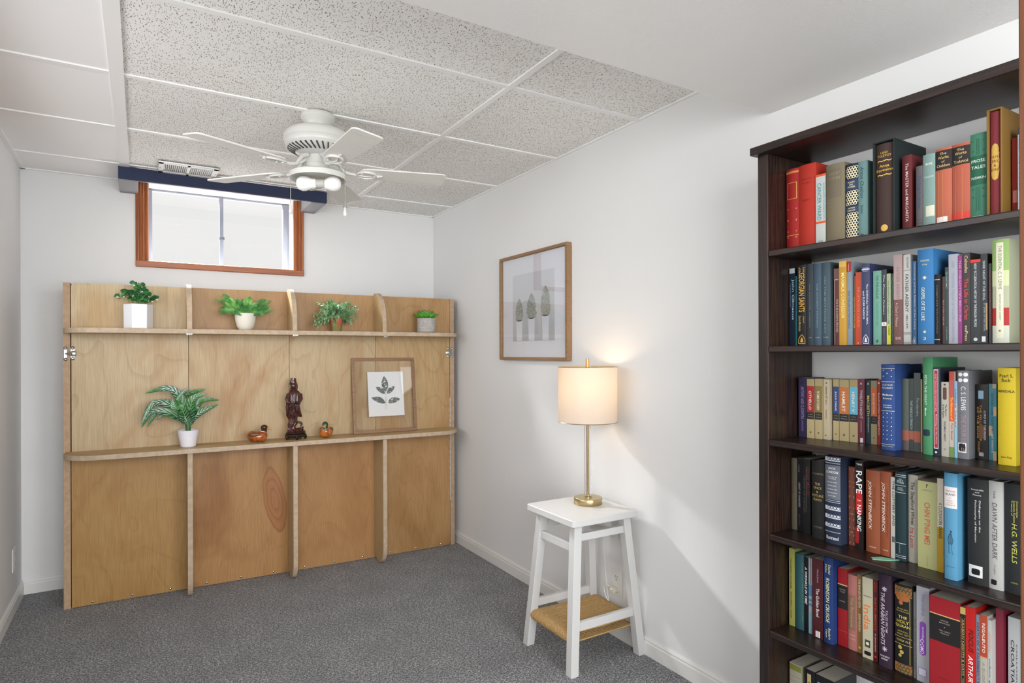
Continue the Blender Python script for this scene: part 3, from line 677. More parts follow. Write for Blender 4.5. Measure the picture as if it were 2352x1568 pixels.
# sleeves, hands, trailing robe
b.tube([P3(1165, 520, 0), P3(1172, 620, -.006), P3(1120, 700, -.026), P3(1060, 690, -.034)], [.016, .017, .014, .008], 14)
b.tube([P3(960, 520, -.004), P3(925, 610, -.012), P3(925, 690, -.022), P3(985, 700, -.034)], [.014, .014, .012, .007], 14)
b.tube([P3(1110, 720, -.02), P3(1120, 860, -.016), P3(1160, 960, -.006), P3(1215, 1000, .0)], [.012, .016, .014, .002], 12)
b.tube([P3(925, 730, -.016), P3(930, 850, -.012), P3(925, 960, -.006)], [.008, .009, .003], 10)
for dx in (0, 14, 28): b.tube([P3(985+dx, 655+dx*.3, -.036), P3(1000+dx, 690, -.040), P3(1020+dx, 720, -.036)], [.0035, .0032, .002], 8)
for q in range(5):
    x = 990+q*28; b.tube([P3(x, 480, -.022), P3(x+8, 640, -.031-.002*(q % 2)), P3(x-16, 800, -.026), P3(x-30, 980, -.020)], [.002, .0035, .004, .002], 8)
# head, hair, headdress
b.ball(P3(1048, 355, -.004), .0175, 20, 14, 1.0, 1.0, 1.35)
b.tube([P3(1046, 352, -.021), P3(1046, 372, -.0245), P3(1046, 380, -.021)], [.0012, .0026, .0016], 8)
b.tube([P3(1034, 396, -.019), P3(1046, 399, -.0215), P3(1058, 396, -.019)], .0014, 6)
for s in (-1, 1): b.tube([P3(1046+s*26, 350, -.017), P3(1046+s*14, 354, -.020)], .0013, 6); b.tube([P3(1046+s*62, 300, .004), P3(1046+s*66, 380, .004), P3(1046+s*62, 445, -.004)], [.006, .007, .004], 10)
b.rings([[((1045-1090)*S_+r*math.cos(2*math.pi*i/20), r*.9*math.sin(2*math.pi*i/20)+dy, zx(y)) for i in range(20)] for y, r, dy in ((330, .0195, .003), (300, .020, .002), (270, .0185, 0), (240, .016, 0), (205, .0145, 0), (190, .0145, 0), (188, .010, 0))])
obj('figure', b, ROSE, st, True)
b = B(); b.lathe([(.048, .030), (.053, .033), (.054, .037), (.050, .041)], n=36, sx=1, sy=.75); b.lathe([(.040, .010), (.056, .014), (.061, .022), (.056, .029), (.046, .031)], n=36, sx=1, sy=.75)
for i in range(5):
    a = 2*math.pi*i/5-.3; x, y = .05*math.cos(a), .037*math.sin(a); b.tube([(x*.95, y*.95, .02), (x*1.12, y*1.12, .012), (x*1.02, y*1.02, .0)], [.010, .008, .006], 10)
obj('stand', b, plain('241512', .3), st, True)

# ------------------------------------------------------------ leaf print leaning on the lower shelf
TEAK = wood('walnut_frame', '8f6a4a', '6f4e33', 'X', .45, 1.4)
lp = thing('leaf_print_frame', 'thin wood frame with clear glass and a small leaf print, leaning on the shelf', 'picture frame', U(1.434, -.068, .7855), UR)
FWd, FH = .402, .462; tilt = math.atan2(.062, FH)
TM = Matrix.Rotation(-tilt, 4, 'X')
def tb(name, mat, *a, bevel=0):
    b = B(); b.T = TM; b.box(*a); return obj(name, b, mat, lp, bevel=bevel)
fr_ = None
b = B(); b.T = TM
for a in ((0, FWd, -.008, .008, 0, .017), (0, FWd, -.008, .008, FH-.017, FH), (0, .017, -.008, .008, .017, FH-.017), (FWd-.017, FWd, -.008, .008, .017, FH-.017)): b.box(*a)
obj('frame_moulding', b, TEAK, lp, bevel=.001)
tb('glass_pane', GLASS, .016, FWd-.016, -.003, -.001, .016, FH-.016)
PAPER = plain('dcdcdb', .8, 0, .15, 300)
px0, px1, pz0, pz1 = .098, .326, .100, .376
pp = tb('paper_sheet', PAPER, px0, px1, .0005, .0015, pz0, pz1)
b = B(); b.T = TM @ Matrix.Translation((0, -.0002, 0)); INK = NT('leaf_print_ink'); v = INK.coord(); nn = INK.noise(v, 95, 3, .6)
INK.color(INK.ramp(nn, [(.38, 'd5d6d5'), (.44, '5b625e'), (1, '4a514e')])); INK.set(Roughness=.8)
def flat_leaf(p0, p2, wd_, bend=0):
    p0, p2 = Vector((p0[0], 0, p0[1])), Vector((p2[0], 0, p2[1])); d = p2-p0; s = Vector((d.z, 0, -d.x)).normalized(); pv = None
    for i in range(13):
        t_ = i/12; p = p0+d*t_+s*bend*math.sin(math.pi*t_); hw = wd_/2*math.sin(math.pi*t_**.9)**.8 if 0 < t_ < 1 else .0003
        r_ = (b.v(p-s*hw), b.v(p+s*hw))
        if pv: b.f([pv[0], pv[1], r_[1], r_[0]])
        pv = r_
def PX(u, w_): return (px0+(px1-px0)*u, pz0+(pz1-pz0)*w_)
flat_leaf(PX(.49, .55), PX(.46, .90), .042); flat_leaf(PX(.47, .50), PX(.21, .66), .030, .004); flat_leaf(PX(.53, .50), PX(.76, .66), .030, -.004)
flat_leaf(PX(.47, .29), PX(.09, .42), .036, .005); flat_leaf(PX(.53, .30), PX(.90, .37), .036, -.005); flat_leaf(PX(.47, .12), PX(.50, .62), .0022)
obj('leaf_print', b, INK.m, pp, merge=False)

# ------------------------------------------------------------ conifer picture on the right wall
OAKF = wood('light_oak_frame', '9c7a58', '7d5c3d', 'Y', .5, 1.2)
pc = thing('framed_picture', 'oak-framed picture of three small potted conifers on the right wall', 'picture frame', (0, -1.353, 1.233))
W2, H2 = .333, .587
b = B()
for a in ((-.031, -.002, -W2, W2, 0, .016), (-.031, -.002, -W2, W2, H2-.016, H2), (-.031, -.002, W2-.016, W2, .016, H2-.016), (-.031, -.002, -W2, -W2+.016, .016, H2-.016)): b.box(*a)
obj('frame_moulding', b, OAKF, pc, bevel=.001)
bx('glass_pane', PICGLASS, pc, -.0235, -.022, -W2+.015, W2-.015, .015, H2-.015)
mt = bx('picture_mat', plain('e4e6ea', .85), pc, -.014, -.010, -W2+.015, W2-.015, .015, H2-.015)
iy0, iy1, iz0, iz1 = .205, -.205, .105, .475
ph = NT('pale_photo_backdrop'); v = ph.coord(); sp = ph.n('ShaderNodeSeparateXYZ'); ph.l(v, sp.inputs[0])
ph.color(ph.ramp(ph.math('ADD', ph.math('MULTIPLY', sp.outputs[2], 1.6), ph.math('MULTIPLY', ph.noise(v, 3, 2), .2)), [(.25, 'b7bab8'), (.45, 'c6c9c9'), (.75, 'd3d6d8')])); ph.set(Roughness=.85)
pr = bx('photo_print', ph.m, pc, -.0165, -.0142, iy1, iy1+.41, iz0, iz1)
FOL = NT('printed_foliage'); v = FOL.coord(); FOL.color(FOL.ramp(FOL.noise(v, 130, 3, .7), [(.38, '868e84'), (.52, 'a3aaa1'), (.65, 'c3c8c2')])); FOL.set(Roughness=.85)
PV = plain('e2e4e8', .85); RIM = plain('55585a', .85)
random.seed(12)
for (cy_, zr, zt, wf) in ((.135, .222, .342, .074), (.01, .230, .362, .094), (-.125, .238, .392, .082)):
    b = B(); n = 1; poly = [(cy_-.028, iz0+.001), (cy_+.028, iz0+.001), (cy_+.033, zr), (cy_-.033, zr)]
    b.prism([(y, z) for y, z in poly], -.0172, -.0168, 'X'); obj('printed_pot', b, PV, pr)
    b = B(); b.prism([(cy_+.031*math.cos(2*math.pi*i/20), zr+.007*math.sin(2*math.pi*i/20)) for i in range(20)], -.0175, -.0171, 'X'); obj('printed_rim', b, RIM, pr)
    b = B(); poly = []; N = 26
    for s in (1, -1):
        for i in range(N):
            t_ = i/(N-1) if s == 1 else 1-i/(N-1); z = zr+(zt-zr)*t_
            hw = wf/2*(math.sin(math.pi*min(1, (.28+.72*t_)))**.7)*random.uniform(.82, 1.15)+.001
            poly.append((cy_+s*hw, z))
    b.prism(poly, -.0179, -.0174, 'X'); obj('printed_conifer', b, FOL.m, pr)

# ------------------------------------------------------------ white stool
CX, CY = -.2015, -2.03
sto = thing('wooden_stool', 'square white wooden stool with splayed legs and a woven rush shelf', 'stool', (CX, CY, 0))
SW = plain('cecdcb', .38, 0, .06, 40, .5, 'satin_white_stool')
b = B(); poly = []
for sx, sy, a0 in ((1, 1, 0), (-1, 1, 90), (-1, -1, 180), (1, -1, 270)):
    for i in range(5): a = rad(a0+22.5*i); poly.append((-.010+sx*(.171-.014)+.014*math.cos(a), -.002+sy*(.172-.014)+.014*math.sin(a)))
b.prism(poly, .583, .612); obj('seat', b, SW, sto, True, bevel=.004, seg=3)
def legc(z): return (.195-.05*z/.583-.0185, .178-.04*z/.583-.0185)
for sx, sy in ((-1, 1), (-1, -1), (1, -1), (1, 1)):
    b = B(); h = .0185
    def sq(z, hh): cx, cy = legc(z); return [(sx*cx+u*hh, sy*cy+v_*hh, z) for u, v_ in ((-1, -1), (1, -1), (1, 1), (-1, 1))]
    b.hexa(sq(0, h), sq(.583, h)); obj('leg', b, SW, sto, bevel=.002)
def rail(z0, z1, side, s, th=.010, name='rail', ins=.004):
    cx, cy = legc((z0+z1)/2); b = B()
    if side == 'x': b.box(s*cx-th, s*cx+th, -cy+.016, cy-.016, z0, z1)
    else: b.box(-cx+.016, cx-.016, s*cy-th, s*cy+th, z0, z1)
    return obj(name, b, SW, sto, bevel=.0015)
for s in (-1, 1): rail(.470, .502, 'x', s); rail(.513, .543, 'y', s); rail(.165, .198, 'y', s); rail(.123, .150, 'x', s)
RUSH = NT('rush_cord'); v = RUSH.coord((6, 1, 1)); RUSH.color(RUSH.ramp(RUSH.noise(v, 150, 3, .7), [(.32, '7f5f35'), (.5, 'b8935c'), (.68, 'd6b885')])); RUSH.set(Roughness=.85); RUSH.bump(RUSH.noise(RUSH.coord((.6, 4, 4)), 300, 2), .5, .001)
b = B(); random.seed(2); N = 46
for i in range(N):
    y = -.132+.264*i/(N-1)+random.uniform(-.0008, .0008); r = random.uniform(.0028, .0036); dz = random.uniform(-.0015, .0015)
    xo = legc(.137)[0]+.0125; pts = []
    for k in range(7): a = rad(90-30*k); pts.append((xo-.012+.016*math.cos(a)*1.0+.0, y, .1365+.0185*math.sin(a)+dz))
    for k in range(7): a = rad(-90-30*k); pts.append((-xo+.012+.016*math.cos(a), y, .1365+.0185*math.sin(a)+dz*.5))
    pts.append(pts[0])
    pts = pts[:7]+[(.1, y, .116), (-.1, y, .115)]+pts[7:14]+[(-.1, y, .153+dz), (0, y+random.uniform(-.001, .001), .151+dz), (.1, y, .153+dz), pts[0]]
    b.tube(pts, r, 6, False)
for i in range(46):
    x = random.uniform(-.18, .18); y = random.uniform(-.13, .13); a = random.uniform(0, 3.14); L = random.uniform(.01, .035)
    b.tube([(x, y, .154), (x+L*math.cos(a)*.5, y+L*math.sin(a)*.3, .160), (x+L*math.cos(a), y+L*math.sin(a)*.6, .156)], .0004, 4)
obj('rush_shelf', b, RUSH.m, sto, 'all')

# ------------------------------------------------------------ table lamp
LX, LY = -.152, -2.004
la = thing('table_lamp', 'lit table lamp with brass base, clear stem and white drum shade', 'lamp', (LX, LY, .6125))
b = B(); b.lathe([(.060, 0), (.0615, .002), (.0615, .026), (.060, .028)], n=64); obj('base', b, BRASS, la, True)
b = B(); b.lathe([(.017, .028), (.017, .031), (.012, .033), (.0062, .034), (.0062, .47)], n=24); b.lathe([(.012, .36), (.012, .372)], n=20); obj('pole', b, BRASS, la, True)
gt = NT('clear_acrylic'); gt.set(Roughness=.02, Transmission_Weight=1.0, IOR=1.45); gt.color(gt.ramp(gt.noise(gt.coord(), 1), [(0, 'ffffff'), (1, 'ffffff')]))
b = B(); b.lathe([(.0145, .034), (.0145, .36), (.0125, .36), (.0125, .034), (.0145, .034)], n=32, cap0=False, cap1=False); obj('stem_tube', b, gt.m, la, True)
# fabric shade: thin translucent drum, open at both ends
m, nt, bb = newmat('linen_drum_shade'); nt.nodes.remove(bb); out = nt.nodes['Material Output']
df = nt.nodes.new('ShaderNodeBsdfDiffuse'); df.inputs[0].default_value = lin('d8cec4'); tl = nt.nodes.new('ShaderNodeBsdfTranslucent'); tl.inputs[0].default_value = lin('e6d6c0')
mx = nt.nodes.new('ShaderNodeMixShader'); mx.inputs[0].default_value = .34; nt.links.new(df.outputs[0], mx.inputs[1]); nt.links.new(tl.outputs[0], mx.inputs[2]); nt.links.new(mx.outputs[0], out.inputs[0])
b = B(); b.lathe([(.1285, .358), (.1285, .598)], n=96, cap0=False, cap1=False); obj('lamp_shade', b, m, la, 'all')
b = B()
for z in (.3585, .5975): b.tube([(.1287*math.cos(2*math.pi*i/64), .1287*math.sin(2*math.pi*i/64), z) for i in range(65)], .0016, 6, False)
for k in range(3): a = 2*math.pi*k/3+.5; b.tube([(.012*math.cos(a), .012*math.sin(a), .592), (.128*math.cos(a), .128*math.sin(a), .5975)], .0014, 6)
b.lathe([(.013, .59), (.013, .594)], n=16)
for s in (-1, 1): b.tube([(.006*s, 0, .44), (.04*s, 0, .47), (.045*s, 0, .53), (.02*s, 0, .585), (0, 0, .592)], .0015, 6)
obj('shade_ring', b, BRASS, la, True)
b = B(); b.lathe([(.0075, .594), (.0075, .632), (.006, .633)], n=20); obj('finial', b, plain('d9a868', .35, .9), la, True)
eb = NT('glowing_bulb'); eb.set(Emission_Strength=5); eb.b.inputs['Emission Color'].default_value = (1, .72, .42, 1)
b = B(); b.ball((0, 0, .515), .027, 20, 14, 1, 1, 1.1); b.lathe([(.014, .455), (.015, .475), (.02, .495)], n=16); bo = obj('light_bulb', b, eb.m, la, True)
pl = bpy.data.lights.new('lamp_light', 'POINT'); pl.energy = 3.0; pl.color = (1, .76, .50); pl.shadow_soft_size = .033
po = bpy.data.objects.new('lamp_light', pl); COL.objects.link(po); po.parent = la; po.location = (0, 0, .518)
CORD = plain('d9d8d2', .35)
def rel(p): return (p[0]-LX, p[1]-LY, p[2]-.6125)
b = B(); b.tube(spl([rel(p) for p in ((-.095, -1.985, .625), (-.06, -1.97, .618), (-.036, -1.955, .616), (-.024, -1.95, .60), (-.022, -1.95, .5), (-.02, -1.945, .38), (-.016, -1.95, .33), (-.022, -1.965, .27), (-.03, -1.985, .2), (-.035, -2.0, .163), (-.04, -1.99, .175), (-.04, -1.975, .21), (-.035, -1.99, .228), (-.024, -2.012, .222))]), .0022, 6); obj('power_cord', b, CORD, la, True)
b = B(); b.T = Matrix.Translation(rel((-.012, -2.02, .216))); b.box(-.022, .0065, -.011, .011, -.012, .010); b.tube([(-.02, 0, 0), (-.028, .006, .004)], [.006, .0035], 8); obj('plug', b, plain('d3cfbf', .4), la, bevel=.003)
# ------------------------------------------------------------ outlets
def outlet(loc, rz, label):
    o_ = thing('wall_outlet', label, 'outlet', loc, rz)
    PW = plain('e2e0dc', .35)
    b = B(); b.box(-.005, 0, -.036, .036, -.058, .058); obj('cover_plate', b, PW, o_, bevel=.003)
    for z in (.025, -.025):
        b = B(); b.T = Matrix.Translation((-.005, 0, z)) @ Matrix.Rotation(rad(-90), 4, 'Y'); b.lathe([(.017, -.001), (.017, .0012), (.016, .0015)], n=28); r_ = obj('receptacle', b, PW, o_, True)
        b = B()
        for y in (-.0065, .0065): b.box(-.0069, -.0060, y-.001, y+.001, z+.000, z+.009)
        b.lathe([(.0, 0), (.0, 0)], n=3) if False else None
        b.box(-.0069, -.006, -.002, .002, z-.011, z-.007); obj('slots', b, plain('2b2a28', .8), r_)
    b = B(); b.T = Matrix.Translation((-.005, 0, 0)) @ Matrix.Rotation(rad(-90), 4, 'Y'); b.lathe([(.003, 0), (.003, .001)], n=10); obj('screw', b, PW, o_)
    return o_
outlet((-.0002, -2.02, .24), 0, 'white wall outlet behind the stool with the lamp plugged in')
outlet((XL+.0002, -.2526, .256), math.pi, 'white wall outlet low on the left wall near the corner')
BOOKS = [
 (1,-150,-2975.2,-3016.0,249,'h','b3211d','red hardback with gilt scroll ornament,leftmost on the top shelf',[('B',0.03,0.055,0,1,'c77b45'),('B',0.17,0.36,0.12,0.16,'c9a24e'),('B',0.17,0.36,0.84,0.88,'c9a24e'),('B',0.165,0.17,0.12,0.88,'c9a24e'),('B',0.36,0.365,0.12,0.88,'c9a24e'),('X',0.48,0.62,'c9704e'),('X',0.62,0.76,'c9704e'),('B',0.8,0.806,0,1,'c9a24e'),('X',0.82,0.97,'c9704e')]),
 (1,-151,-3016.6,-3070.6,250,'h','c8321f','plain orange-red cloth hardback beside the gilt red one',[('H','COLLECTED',0.17,0.02,0.6,'8e2417'),('H','STORIES',0.22,0.02,0.5,'8e2417'),('H','CHEKHOV',0.42,0.02,0.5,'8e2417')]),
 (1,-150,-3072.5,-3102.0,210,'p','dfe2df','short white paperback with orange bands reading CANCER WARD',[('B',0.0,0.03,0,1,'d9542c'),('V','CANCER WARD',0.12,0.63,0.38,0.42,'2c8f99',0),('V','ALEKSANDR SOLZHENITSYN',0.12,0.63,0.85,0.2,'5aa7b0',0),('B',0.645,0.675,0,1,'d9542c'),('H','Dell',0.92,0.03,0.4,'4a8f9a')]),
 (1,-155,-3105.1,-3158.5,228,'h','8a7f66','worn olive-brown cloth hardback with a dark rubbed patch',[('B',0.06,0.42,0.04,0.85,'6c6250'),('H','SHORT',0.12,0.03,0.6,'8f8266'),('H','STORIES',0.18,0.03,0.6,'8f8266')]),
 (1,-151,-3159.1,-3195.9,216,'h','20293c','navy hardback patterned with cream hexagons reading PLAYS AND STORIES',[('N',0.03,0.2,'e8dcb6'),('N',0.34,0.54,'e8dcb6'),('N',0.62,0.96,'e8dcb6'),('B',0.2,0.33,0,1,'2b3c58'),('H','PLAYS',0.235,0.02,0.5,'e8dcb6'),('H','AND',0.265,0.018,0.3,'e8dcb6'),('H','STORIES',0.295,0.02,0.55,'e8dcb6'),('B',0.545,0.615,0,1,'2b3c58'),('H','ANTON',0.565,0.018,0.5,'e8dcb6'),('H','CHEKHOV',0.595,0.018,0.6,'e8dcb6')]),
 (1,-152,-3196.5,-3221.9,215,'h','7fa7a6','pale teal hardback lettered Stories in dark blue,left of the slipcase',[('V','Anton Chekhov',0.07,0.47,0.45,0.4,'2f4f63',0.2),('V','Stories',0.55,0.66,0.45,0.3,'2f4f63',0.2),('O',0.95,0.4,0.3,'2f4f63')]),
 (1,-165,-3243.6,-3298.2,250,'s','1e2a2a','dark green slipcase holding a brown book with gilt lettering',[('H','LEO',0.1,0.022,0.4,'d9b24f'),('H','TOLSTOY',0.135,0.026,0.8,'d9b24f'),('H','~',0.19,0.02,0.8,'d9b24f'),('H','Anna',0.245,0.032,0.55,'e3b93f'),('H','Karenina',0.29,0.03,0.95,'e3b93f'),('H','~',0.345,0.02,0.8,'d9b24f'),('O',0.925,0.5,0.2,'d9b24f')]),
 (1,-150,-3309.1,-3331.7,200,'h','6b2127','maroon hardback with thin white vertical lettering right of the dark slipcase',[('V','The MASTER and MARGARITA',0.1,0.85,0.55,0.3,'c9b7ae',0)]),
 (1,-150,-3342.5,-3357.7,165,'h','6a6568','short grey hardback with blue lettering between maroon and pale teal books',[('V','The Gulag Archipelago',0.15,0.65,0.55,0.45,'31467a',0.2),('B',0.82,0.825,0,1,'3a3a3c'),('B',0.87,0.875,0,1,'3a3a3c')]),
 (1,-150,-3358.3,-3385.9,189,'h','8fb0aa','pale grey-green hardback with a blank cream sticker low on the spine',[('H','SMOKE',0.13,0.03,0.6,'dfe6e0'),('H','TURGENEV',0.3,0.025,0.85,'c3d3cd'),('B',0.68,0.82,0.25,0.95,'cfcfb8')]),
 (1,-150,-3386.5,-3422.8,195,'h','d27258','coral hardback with black label and torn white sticker at the foot',[('B',0.03,0.27,0,1,'26201e'),('H','The',0.07,0.03,0.4,'d2b277'),('H','Works',0.12,0.035,0.65,'d2b277'),('H','of',0.17,0.025,0.2,'d2b277'),('H','Chekhov',0.22,0.035,0.8,'d2b277'),('B',0.3,0.95,0.22,0.25,'d79a5a'),('B',0.3,0.95,0.48,0.5,'d79a5a'),('B',0.86,0.99,0.1,0.75,'e6e3de')]),
 (1,-151,-3423.4,-3461.2,195,'h','cf6b54','coral hardback with black label and plain red foot,beside the green one',[('B',0.035,0.26,0,1,'26201e'),('H','The',0.075,0.03,0.4,'d2b277'),('H','Works',0.12,0.035,0.65,'d2b277'),('H','of',0.17,0.025,0.2,'d2b277'),('H','Tolstoi',0.22,0.035,0.8,'d2b277'),('B',0.3,0.95,0.2,0.22,'d79a5a'),('B',0.3,0.95,0.58,0.6,'d79a5a'),('B',0.84,1,0,1,'cc3f34')]),
 (1,-151,-3461.8,-3495.1,208,'h','4f9378','green hardback with dark green centre band reading PROSE TALES',[('B',0.25,0.58,0,1,'1f6046'),('H','PROSE',0.31,0.035,0.85,'e4ebe3'),('H','TALES',0.38,0.035,0.85,'e4ebe3'),('H','PUSHKIN',0.5,0.028,0.85,'e4ebe3'),('B',0.06,0.24,0.42,0.46,'22604a'),('B',0.06,0.24,0.54,0.58,'22604a'),('X',0.08,0.2,'22604a'),('B',0.6,0.87,0.38,0.41,'22604a'),('B',0.6,0.87,0.5,0.53,'22604a'),('B',0.6,0.87,0.6,0.63,'22604a'),('X',0.62,0.72,'22604a'),('B',0.93,1,0.1,0.85,'dfe3e2')]),
 (1,-160,-3499.0,-3528.9,252,'s','9b7434','tall tan slipcase holding a red book with a gold blot',[('G',0.3,0.65,'c9a24e'),('H','FATH',0.43,0.026,0.85,'7a3a22'),('H','ERS',0.47,0.026,0.6,'7a3a22'),('H','&',0.51,0.024,0.25,'7a3a22'),('H','SONS',0.55,0.026,0.8,'7a3a22')]),
 (1,-120,-3532.2,-3543.2,185,'h','a32c24','dark red hardback half hidden right of the tan slipcase',[('B',0.65,0.8,0.2,0.9,'b9786a')]),
 (1,-130,-3547.3,-3554.0,203,'p','c9ccd2','thin silver-grey book at the right end of the top shelf',[('V','ANCIENT AND MYSTERIOUS',0.1,0.7,0.5,0.5,'4c5360',0),('B',0,0.08,0,1,'2f3338')]),
 (2,-132,-2973.5,-2993.2,236,'p','16283c','dark navy paperback with a pale square label at its head',[('B',0.0,0.065,0.05,0.95,'aeb8be'),('V','John Climacus',0.14,0.66,0.62,0.5,'a9bccb',0),('V','THE LADDER OF DIVINE ASCENT',0.2,0.5,0.2,0.16,'6f8799',0)]),
 (2,-135,-2996.2,-3000.8,211,'p','1f6d78','sliver-thin teal booklet between two black paperbacks',[('V','PSEUDO',0.1,0.5,0.5,0.6,'39566e',0)]),
 (2,-135,-3001.9,-3032.0,242,'p','17181a','black paperback with large gold lettering and arched gold emblem',[('V','GEORGIAN SAINTS',0.1,0.58,0.5,0.62,'d9a84a',0),('V','Lives',0.03,0.1,0.75,0.25,'d9a84a',0.3),('V','of the',0.03,0.1,0.3,0.25,'d9a84a',0.3),('V','Adapted',0.63,0.72,0.7,0.2,'b99a5c',0.3),('V','Zakaria Machitadze',0.62,0.82,0.3,0.25,'b99a5c',0.3),('A',0.86,0.97,'d9a84a')]),
 (2,-135,-3032.7,-3053.2,242,'h','3c464d','charcoal grey volume,leftmost of the three matching slate ones',[('V','THE ASCETICAL HOMILIES',0.24,0.78,0.5,0.12,'7a858b',0),('H','VOLUME',0.9,0.012,0.5,'8b979d')]),
 (2,-135,-3053.8,-3078.5,240,'h','4f6478','slate blue volume,middle of the three matching slate ones',[('V','THE ANCIENT FATHERS',0.24,0.78,0.5,0.12,'8fa1af',0),('H','VOLUME',0.9,0.012,0.5,'9fb0bc')]),
 (2,-136,-3079.1,-3105.7,240,'h','516470','slate blue volume,rightmost of the three matching slate ones',[('V','ON THE MYSTICAL LIFE',0.16,0.85,0.45,0.12,'93a5b0',0),('H','VOLUME',0.9,0.012,0.6,'9fb0bc')]),
 (2,-125,-3111.2,-3126.5,220,'p','8a3b30','brown paperback with a white frame line and a dusty pink head',[('B',0,0.14,0,1,'8f6159'),('B',0.14,0.99,0.1,0.18,'e4dcd4'),('B',0.14,0.15,0.1,0.9,'e4dcd4'),('V',"ON THE LORD'S PRAYER",0.4,0.83,0.62,0.35,'e8e0d8',0)]),
 (2,-145,-3138.6,-3158.5,236,'p','e0a92f','yellow-orange paperback with pale lettering on the second shelf',[('B',0,0.07,0,1,'dcae55'),('V','MAXIMUS CONFESSOR',0.14,0.68,0.55,0.45,'f3df96',0)]),
 (2,-142,-3159.1,-3171.8,232,'p','8fa0b0','grey-blue paperback with dark red head and a white cross line',[('B',0,0.12,0,1,'9c2a28'),('B',0.02,0.11,0.4,0.46,'d9c9c4'),('V','FOR THE LIFE OF THE WORLD',0.35,0.8,0.5,0.4,'4b5f7c',0)]),
 (2,-135,-3172.4,-3179.5,192,'p','7a4a1e','low brown paperback squeezed left of the orange-red one',[('V','THE WAY OF THE PILGRIM',0.3,0.75,0.5,0.5,'c78f3e',0)]),
 (2,-136,-3180.1,-3197.0,201,'p','e8532a','bright orange-red paperback on the second shelf',[('V','THE ORTHODOX CHURCH',0.2,0.75,0.5,0.4,'ef8a55',0.3),('O',0.97,0.4,0.1,'f3d9c9')]),
 (2,-145,-3202.4,-3223.5,220,'p','353d68','navy paperback with arched white emblem at the foot',[('B',0.06,0.075,0,1,'c9cede'),('H','Farasiotis',0.05,0.015,0.7,'c9cede'),('H','Dionysios',0.09,0.015,0.7,'c9cede'),('V','The GURUS,the YOUNG MAN,',0.25,0.75,0.68,0.24,'dfe3ee',0),('V','and ELDER PAISIOS',0.33,0.68,0.25,0.24,'dfe3ee',0),('A',0.87,0.98,'e6e8ee')]),
 (2,-135,-3227.2,-3249.3,199,'p','7ab8a2','mint green paperback reading THE PHILOKALIA',[('V','THE PHILOKALIA',0.06,0.38,0.5,0.3,'2f6457',0),('V','THE COMPLETE TEXT',0.42,0.75,0.5,0.22,'4f9382',0),('H','ff',0.95,0.04,0.25,'1c3a33')]),
 (2,-136,-3249.9,-3262.7,200,'p','2e3440','dark grey paperback with small white band near its foot',[('V','The Desert Fathers',0.07,0.6,0.5,0.28,'c5c9d0',0.25),('B',0.7,0.75,0,1,'dcdad6'),('O',0.725,0.5,0.14,'c0533a'),('V','PENGUIN CLASSICS',0.78,0.98,0.5,0.2,'8e96a2',0)]),
 (2,-136,-3263.3,-3273.3,188,'p','c4d6a4','pale green paperback with a yellow USED sticker',[('B',0.72,1,0.0,1,'d2d53c'),('V','ON MARRIAGE & FAMILY LIFE',0.1,0.7,0.4,0.3,'5f7f63',0),('V','USED',0.74,0.87,0.6,0.5,'3c3a20',0)]),
 (2,-136,-3273.9,-3280.6,187,'p','27382f','thin dark green leafy-patterned paperback beside the USED one',[('V','~~~~~~~~',0.05,0.95,0.5,0.5,'5b7a66',0)]),
 (2,-145,-3285.6,-3307.3,233,'p','7d4f49','paperback fading from pale mauve head to brown foot',[('B',0,0.5,0,1,'a5918f'),('V','FATHER ARSENY',0.14,0.5,0.5,0.36,'8d6f70',0),('V','A Cloud of Witness',0.53,0.8,0.35,0.3,'c3a7a3',0.2),('H','SVS',0.93,0.03,0.6,'cdb9b5')]),
 (2,-142,-3307.9,-3325.5,231,'p','dcdcda','white paperback with thin grey bands left of the mid-blue one',[('B',0.17,0.18,0,1,'9a9a9a'),('B',0.86,0.89,0,1,'9a9a9a'),('B',0.97,1,0,1,'9a9a9a'),('V','BOUTENEFF',0.03,0.15,0.6,0.25,'6c6c6c',0),('V','FATHER ARSENY',0.22,0.64,0.5,0.42,'3c3c3e',0),('V','1893-1973',0.67,0.82,0.5,0.25,'4c4c4e',0)]),
 (2,-136,-3326.1,-3336.5,213,'p','3a7dbb','mid-blue thin paperback left of the sky blue hardback',[('V','Orthodoxy and the Religion of the Future',0.02,0.82,0.6,0.4,'cfe0ef',0),('A',0.91,0.99,'e6ecf2')]),
 (2,-160,-3348.7,-3385.0,236,'h','3d86c6','large sky blue hardback with pale gold stars and lettering',[('H','EXPLANATION',0.12,0.02,0.55,'d8d49a'),('H','of the',0.16,0.018,0.3,'d8d49a'),('T',0.3,0.25,'e5e0a8'),('V','GOSPEL OF ST. LUKE',0.4,0.75,0.4,0.22,'dfe0c0',0),('T',0.87,0.2,'e5e0a8'),('H','3',0.94,0.03,0.18,'d8d49a')]),
 (2,-153,-3385.6,-3397.6,171,'h','1c1b1c',"low black hardback behind the sky blue one's right side",[('B',0.07,0.08,0,1,'b8a98c'),('V','COMPLETE DEVOTIONS',0.15,0.85,0.5,0.25,'6b6660',0),('B',0.93,0.94,0,1,'b8a98c')]),
 (2,-145,-3398.2,-3405.5,165,'p','3b1f22','low dark maroon paperback right of the low black hardback',[('V','How to Live a Holy Life',0.35,0.72,0.5,0.5,'b7908c',0)]),
 (2,-146,-3406.1,-3413.4,187,'p','1f3530','thin dark green paperback left of the pale lavender one',[('V','ON LIVING SIMPLY',0.06,0.28,0.5,0.5,'8ca79d',0),('V','St. John Chrysostom',0.78,0.95,0.5,0.4,'8ca79d',0)]),
